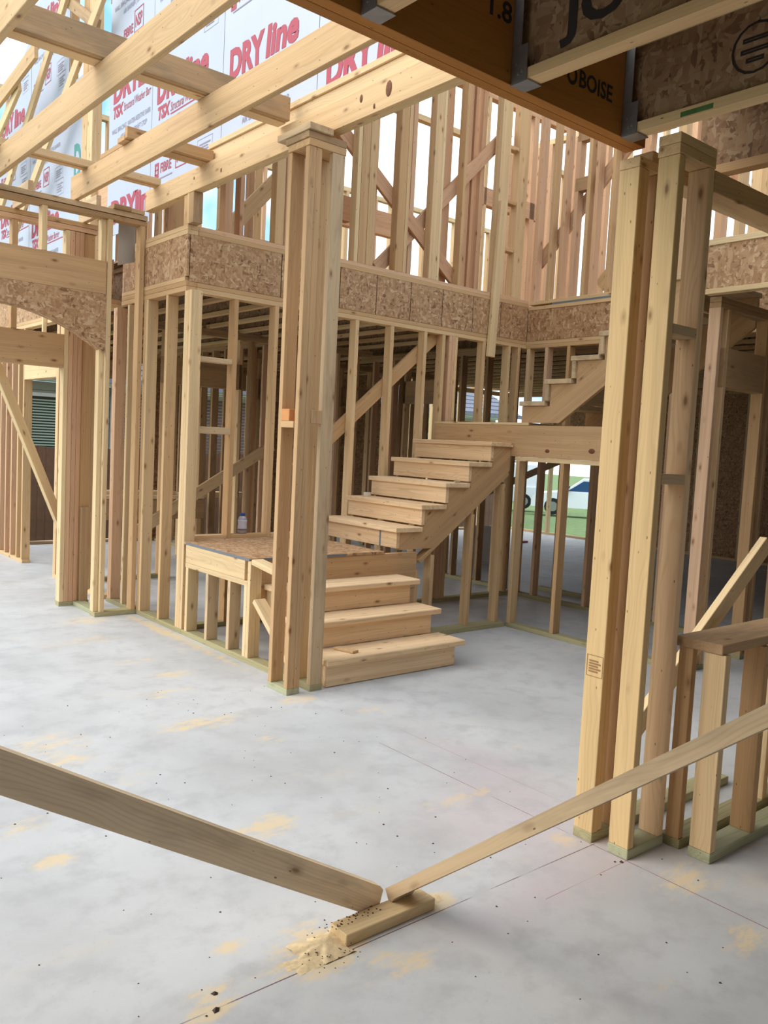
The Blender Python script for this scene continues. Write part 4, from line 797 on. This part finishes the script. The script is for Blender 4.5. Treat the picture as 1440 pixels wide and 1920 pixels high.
def car(label, x, y, z, rz, L=4.6, H=1.45, van=False):
    t = thing('car', label, 'car', (x, y, z)); t.rotation_euler = (0, 0, rz); hw = .88
    def add(name, V, Fc, mat, par=t, smooth=False):
        me = bpy.data.meshes.new(name); me.from_pydata(V, [], Fc); bm = bmesh.new(); bm.from_mesh(me); bmesh.ops.recalc_face_normals(bm, faces=bm.faces); bm.to_mesh(me); bm.free(); me.materials.append(M[mat])
        o = bpy.data.objects.new(name, me); COL.objects.link(o); o.parent = par; return o
    def pr(name, poly, w0, w1, mat, par=t):
        k = len(poly); V = [(a, -w0, b) for a, b in poly]+[(a, w1, b) for a, b in poly]
        return add(name, V, [tuple(range(k)), tuple(range(2*k-1, k-1, -1))]+[(i, (i+1) % k, (i+1) % k+k, i+k) for i in range(k)], mat, par)
    pr('body', [(-L/2, .32), (L/2, .30), (L/2, .62), (L/2-.15, .80), (L/2-1.1, .92), (-L/2+.1, .95), (-L/2, .8)], hw, hw, 'car')
    top = [(L/2-1.25, .92), (L/2-1.95, H), (-L/2+.75, H), (-L/2+.15, .95)] if not van else [(L/2-.9, .92), (L/2-1.5, H), (-L/2+.05, H), (-L/2, .95)]
    pr('cabin', top, hw-.08, hw-.08, 'car')
    if van: top = [top[0], top[1], (top[1][0]-.55, H), (top[0][0]-.95, .95)]
    gl = [(top[0][0]-.14, .96), (top[1][0]-.02, H-.08), (top[2][0]+.08, H-.08), (top[3][0]+.22, .98)]
    pr('side_window', gl, hw-.065, -(hw-.085), 'carglass'); pr('side_window', gl, -(hw-.085), hw-.065, 'carglass')
    for sx_ in (L/2-.85, -L/2+.85):
        for s in (-1, 1):
            V = [(sx_+.33*math.cos(i*math.pi/8), s*(hw-.2+j*.215), .33+.33*math.sin(i*math.pi/8)) for j in (0, 1) for i in range(16)]
            w_ = add('wheel', V, [tuple(range(16)), tuple(range(31, 15, -1))]+[(i, (i+1) % 16, (i+1) % 16+16, i+16) for i in range(16)], 'tyre')
            V = [(sx_+.19*math.cos(i*math.pi/8), s*(hw+.012+j*.01), .33+.19*math.sin(i*math.pi/8)) for j in (0, 1) for i in range(16)]
            add('hub', V, [tuple(range(16)), tuple(range(31, 15, -1))]+[(i, (i+1) % 16, (i+1) % 16+16, i+16) for i in range(16)], 'rim', w_)
    for s in (-1, 1): pr('mirror', [(L/2-1.42, .98), (L/2-1.28, .98), (L/2-1.28, 1.1), (L/2-1.42, 1.1)], -s*hw if s < 0 else hw+.16, hw+.16 if s < 0 else -hw, 'tyre')
car('white car parked on the lawn edge, seen through the bay beside the double post', 27.6, 20.2, -.83, 2.2)
car('white van parked left of the white car, seen under the stairs', 27.2, 25.6, -.88, 2.35, 5.0, 1.9, True)
# ------------------------------------------------------------------ house shell behind the camera and at the far right
for i, (a, b, z0, z1) in enumerate(((-5.1, -2.6, 0, 3.04), (-2.6, -.2, 0, .9), (-2.6, -.2, 2.3, 3.04), (-.2, 1.6, 0, 3.04), (1.6, 4.0, 0, .9), (1.6, 4.0, 2.3, 3.04), (4.0, 13.1, 0, 3.04))):  # unseen back wall; its openings are added to let in fill light
    o = link('wall_back' if i == 0 else 'wall_back_%d' % i, boxmesh(b-a-.002, .12, z1-z0-.002, 'osb', 0), None, ((a+b)/2, -3.1, (z0+z1)/2)); props(o, 'sheathed rear wall of the house behind the camera, with window openings added for fill light', 'wall', kind='structure')
o = link('added_wall_left', boxmesh(.12, 4.9, 3.04, 'osb', 0), None, (-5.1, -.55, 1.52)); props(o, 'unseen wall added left of the camera to darken the beam', 'wall', kind='structure')  # out-of-view wall added to keep light off the laminated beam
o = link('wall_right', boxmesh(.12, 12.4, 3.04, 'osb', 0), None, (13.06, 2.6, 1.52)); props(o, 'sheathed outer wall far to the right', 'wall', kind='structure')
o = link('sky_block_wall', boxmesh(.012, 2.0, 1.29, 'osb', 0), None, (13.0, 9.81, 2.395)); props(o, 'sheathing added over the far opening to cover bright sky', 'wall', kind='structure')  # panel added to block the bright sky behind the upper stringer
for i, (a, b, z0, z1) in enumerate(((4.98, 5.56, 0, 2.499), (6.66, 7.35, 0, 2.499), (7.9, 9.35, 0, 2.499), (2.95, 9.35, 2.5, 3.039))):
    o = link('wall_rear' if i == 0 else 'wall_rear_%d' % i, boxmesh(b-a, .012, z1-z0, 'osb', 0), None, ((a+b)/2, 11.40, (z0+z1)/2)); props(o, 'sheathing on the rear wall', 'wall', kind='structure')
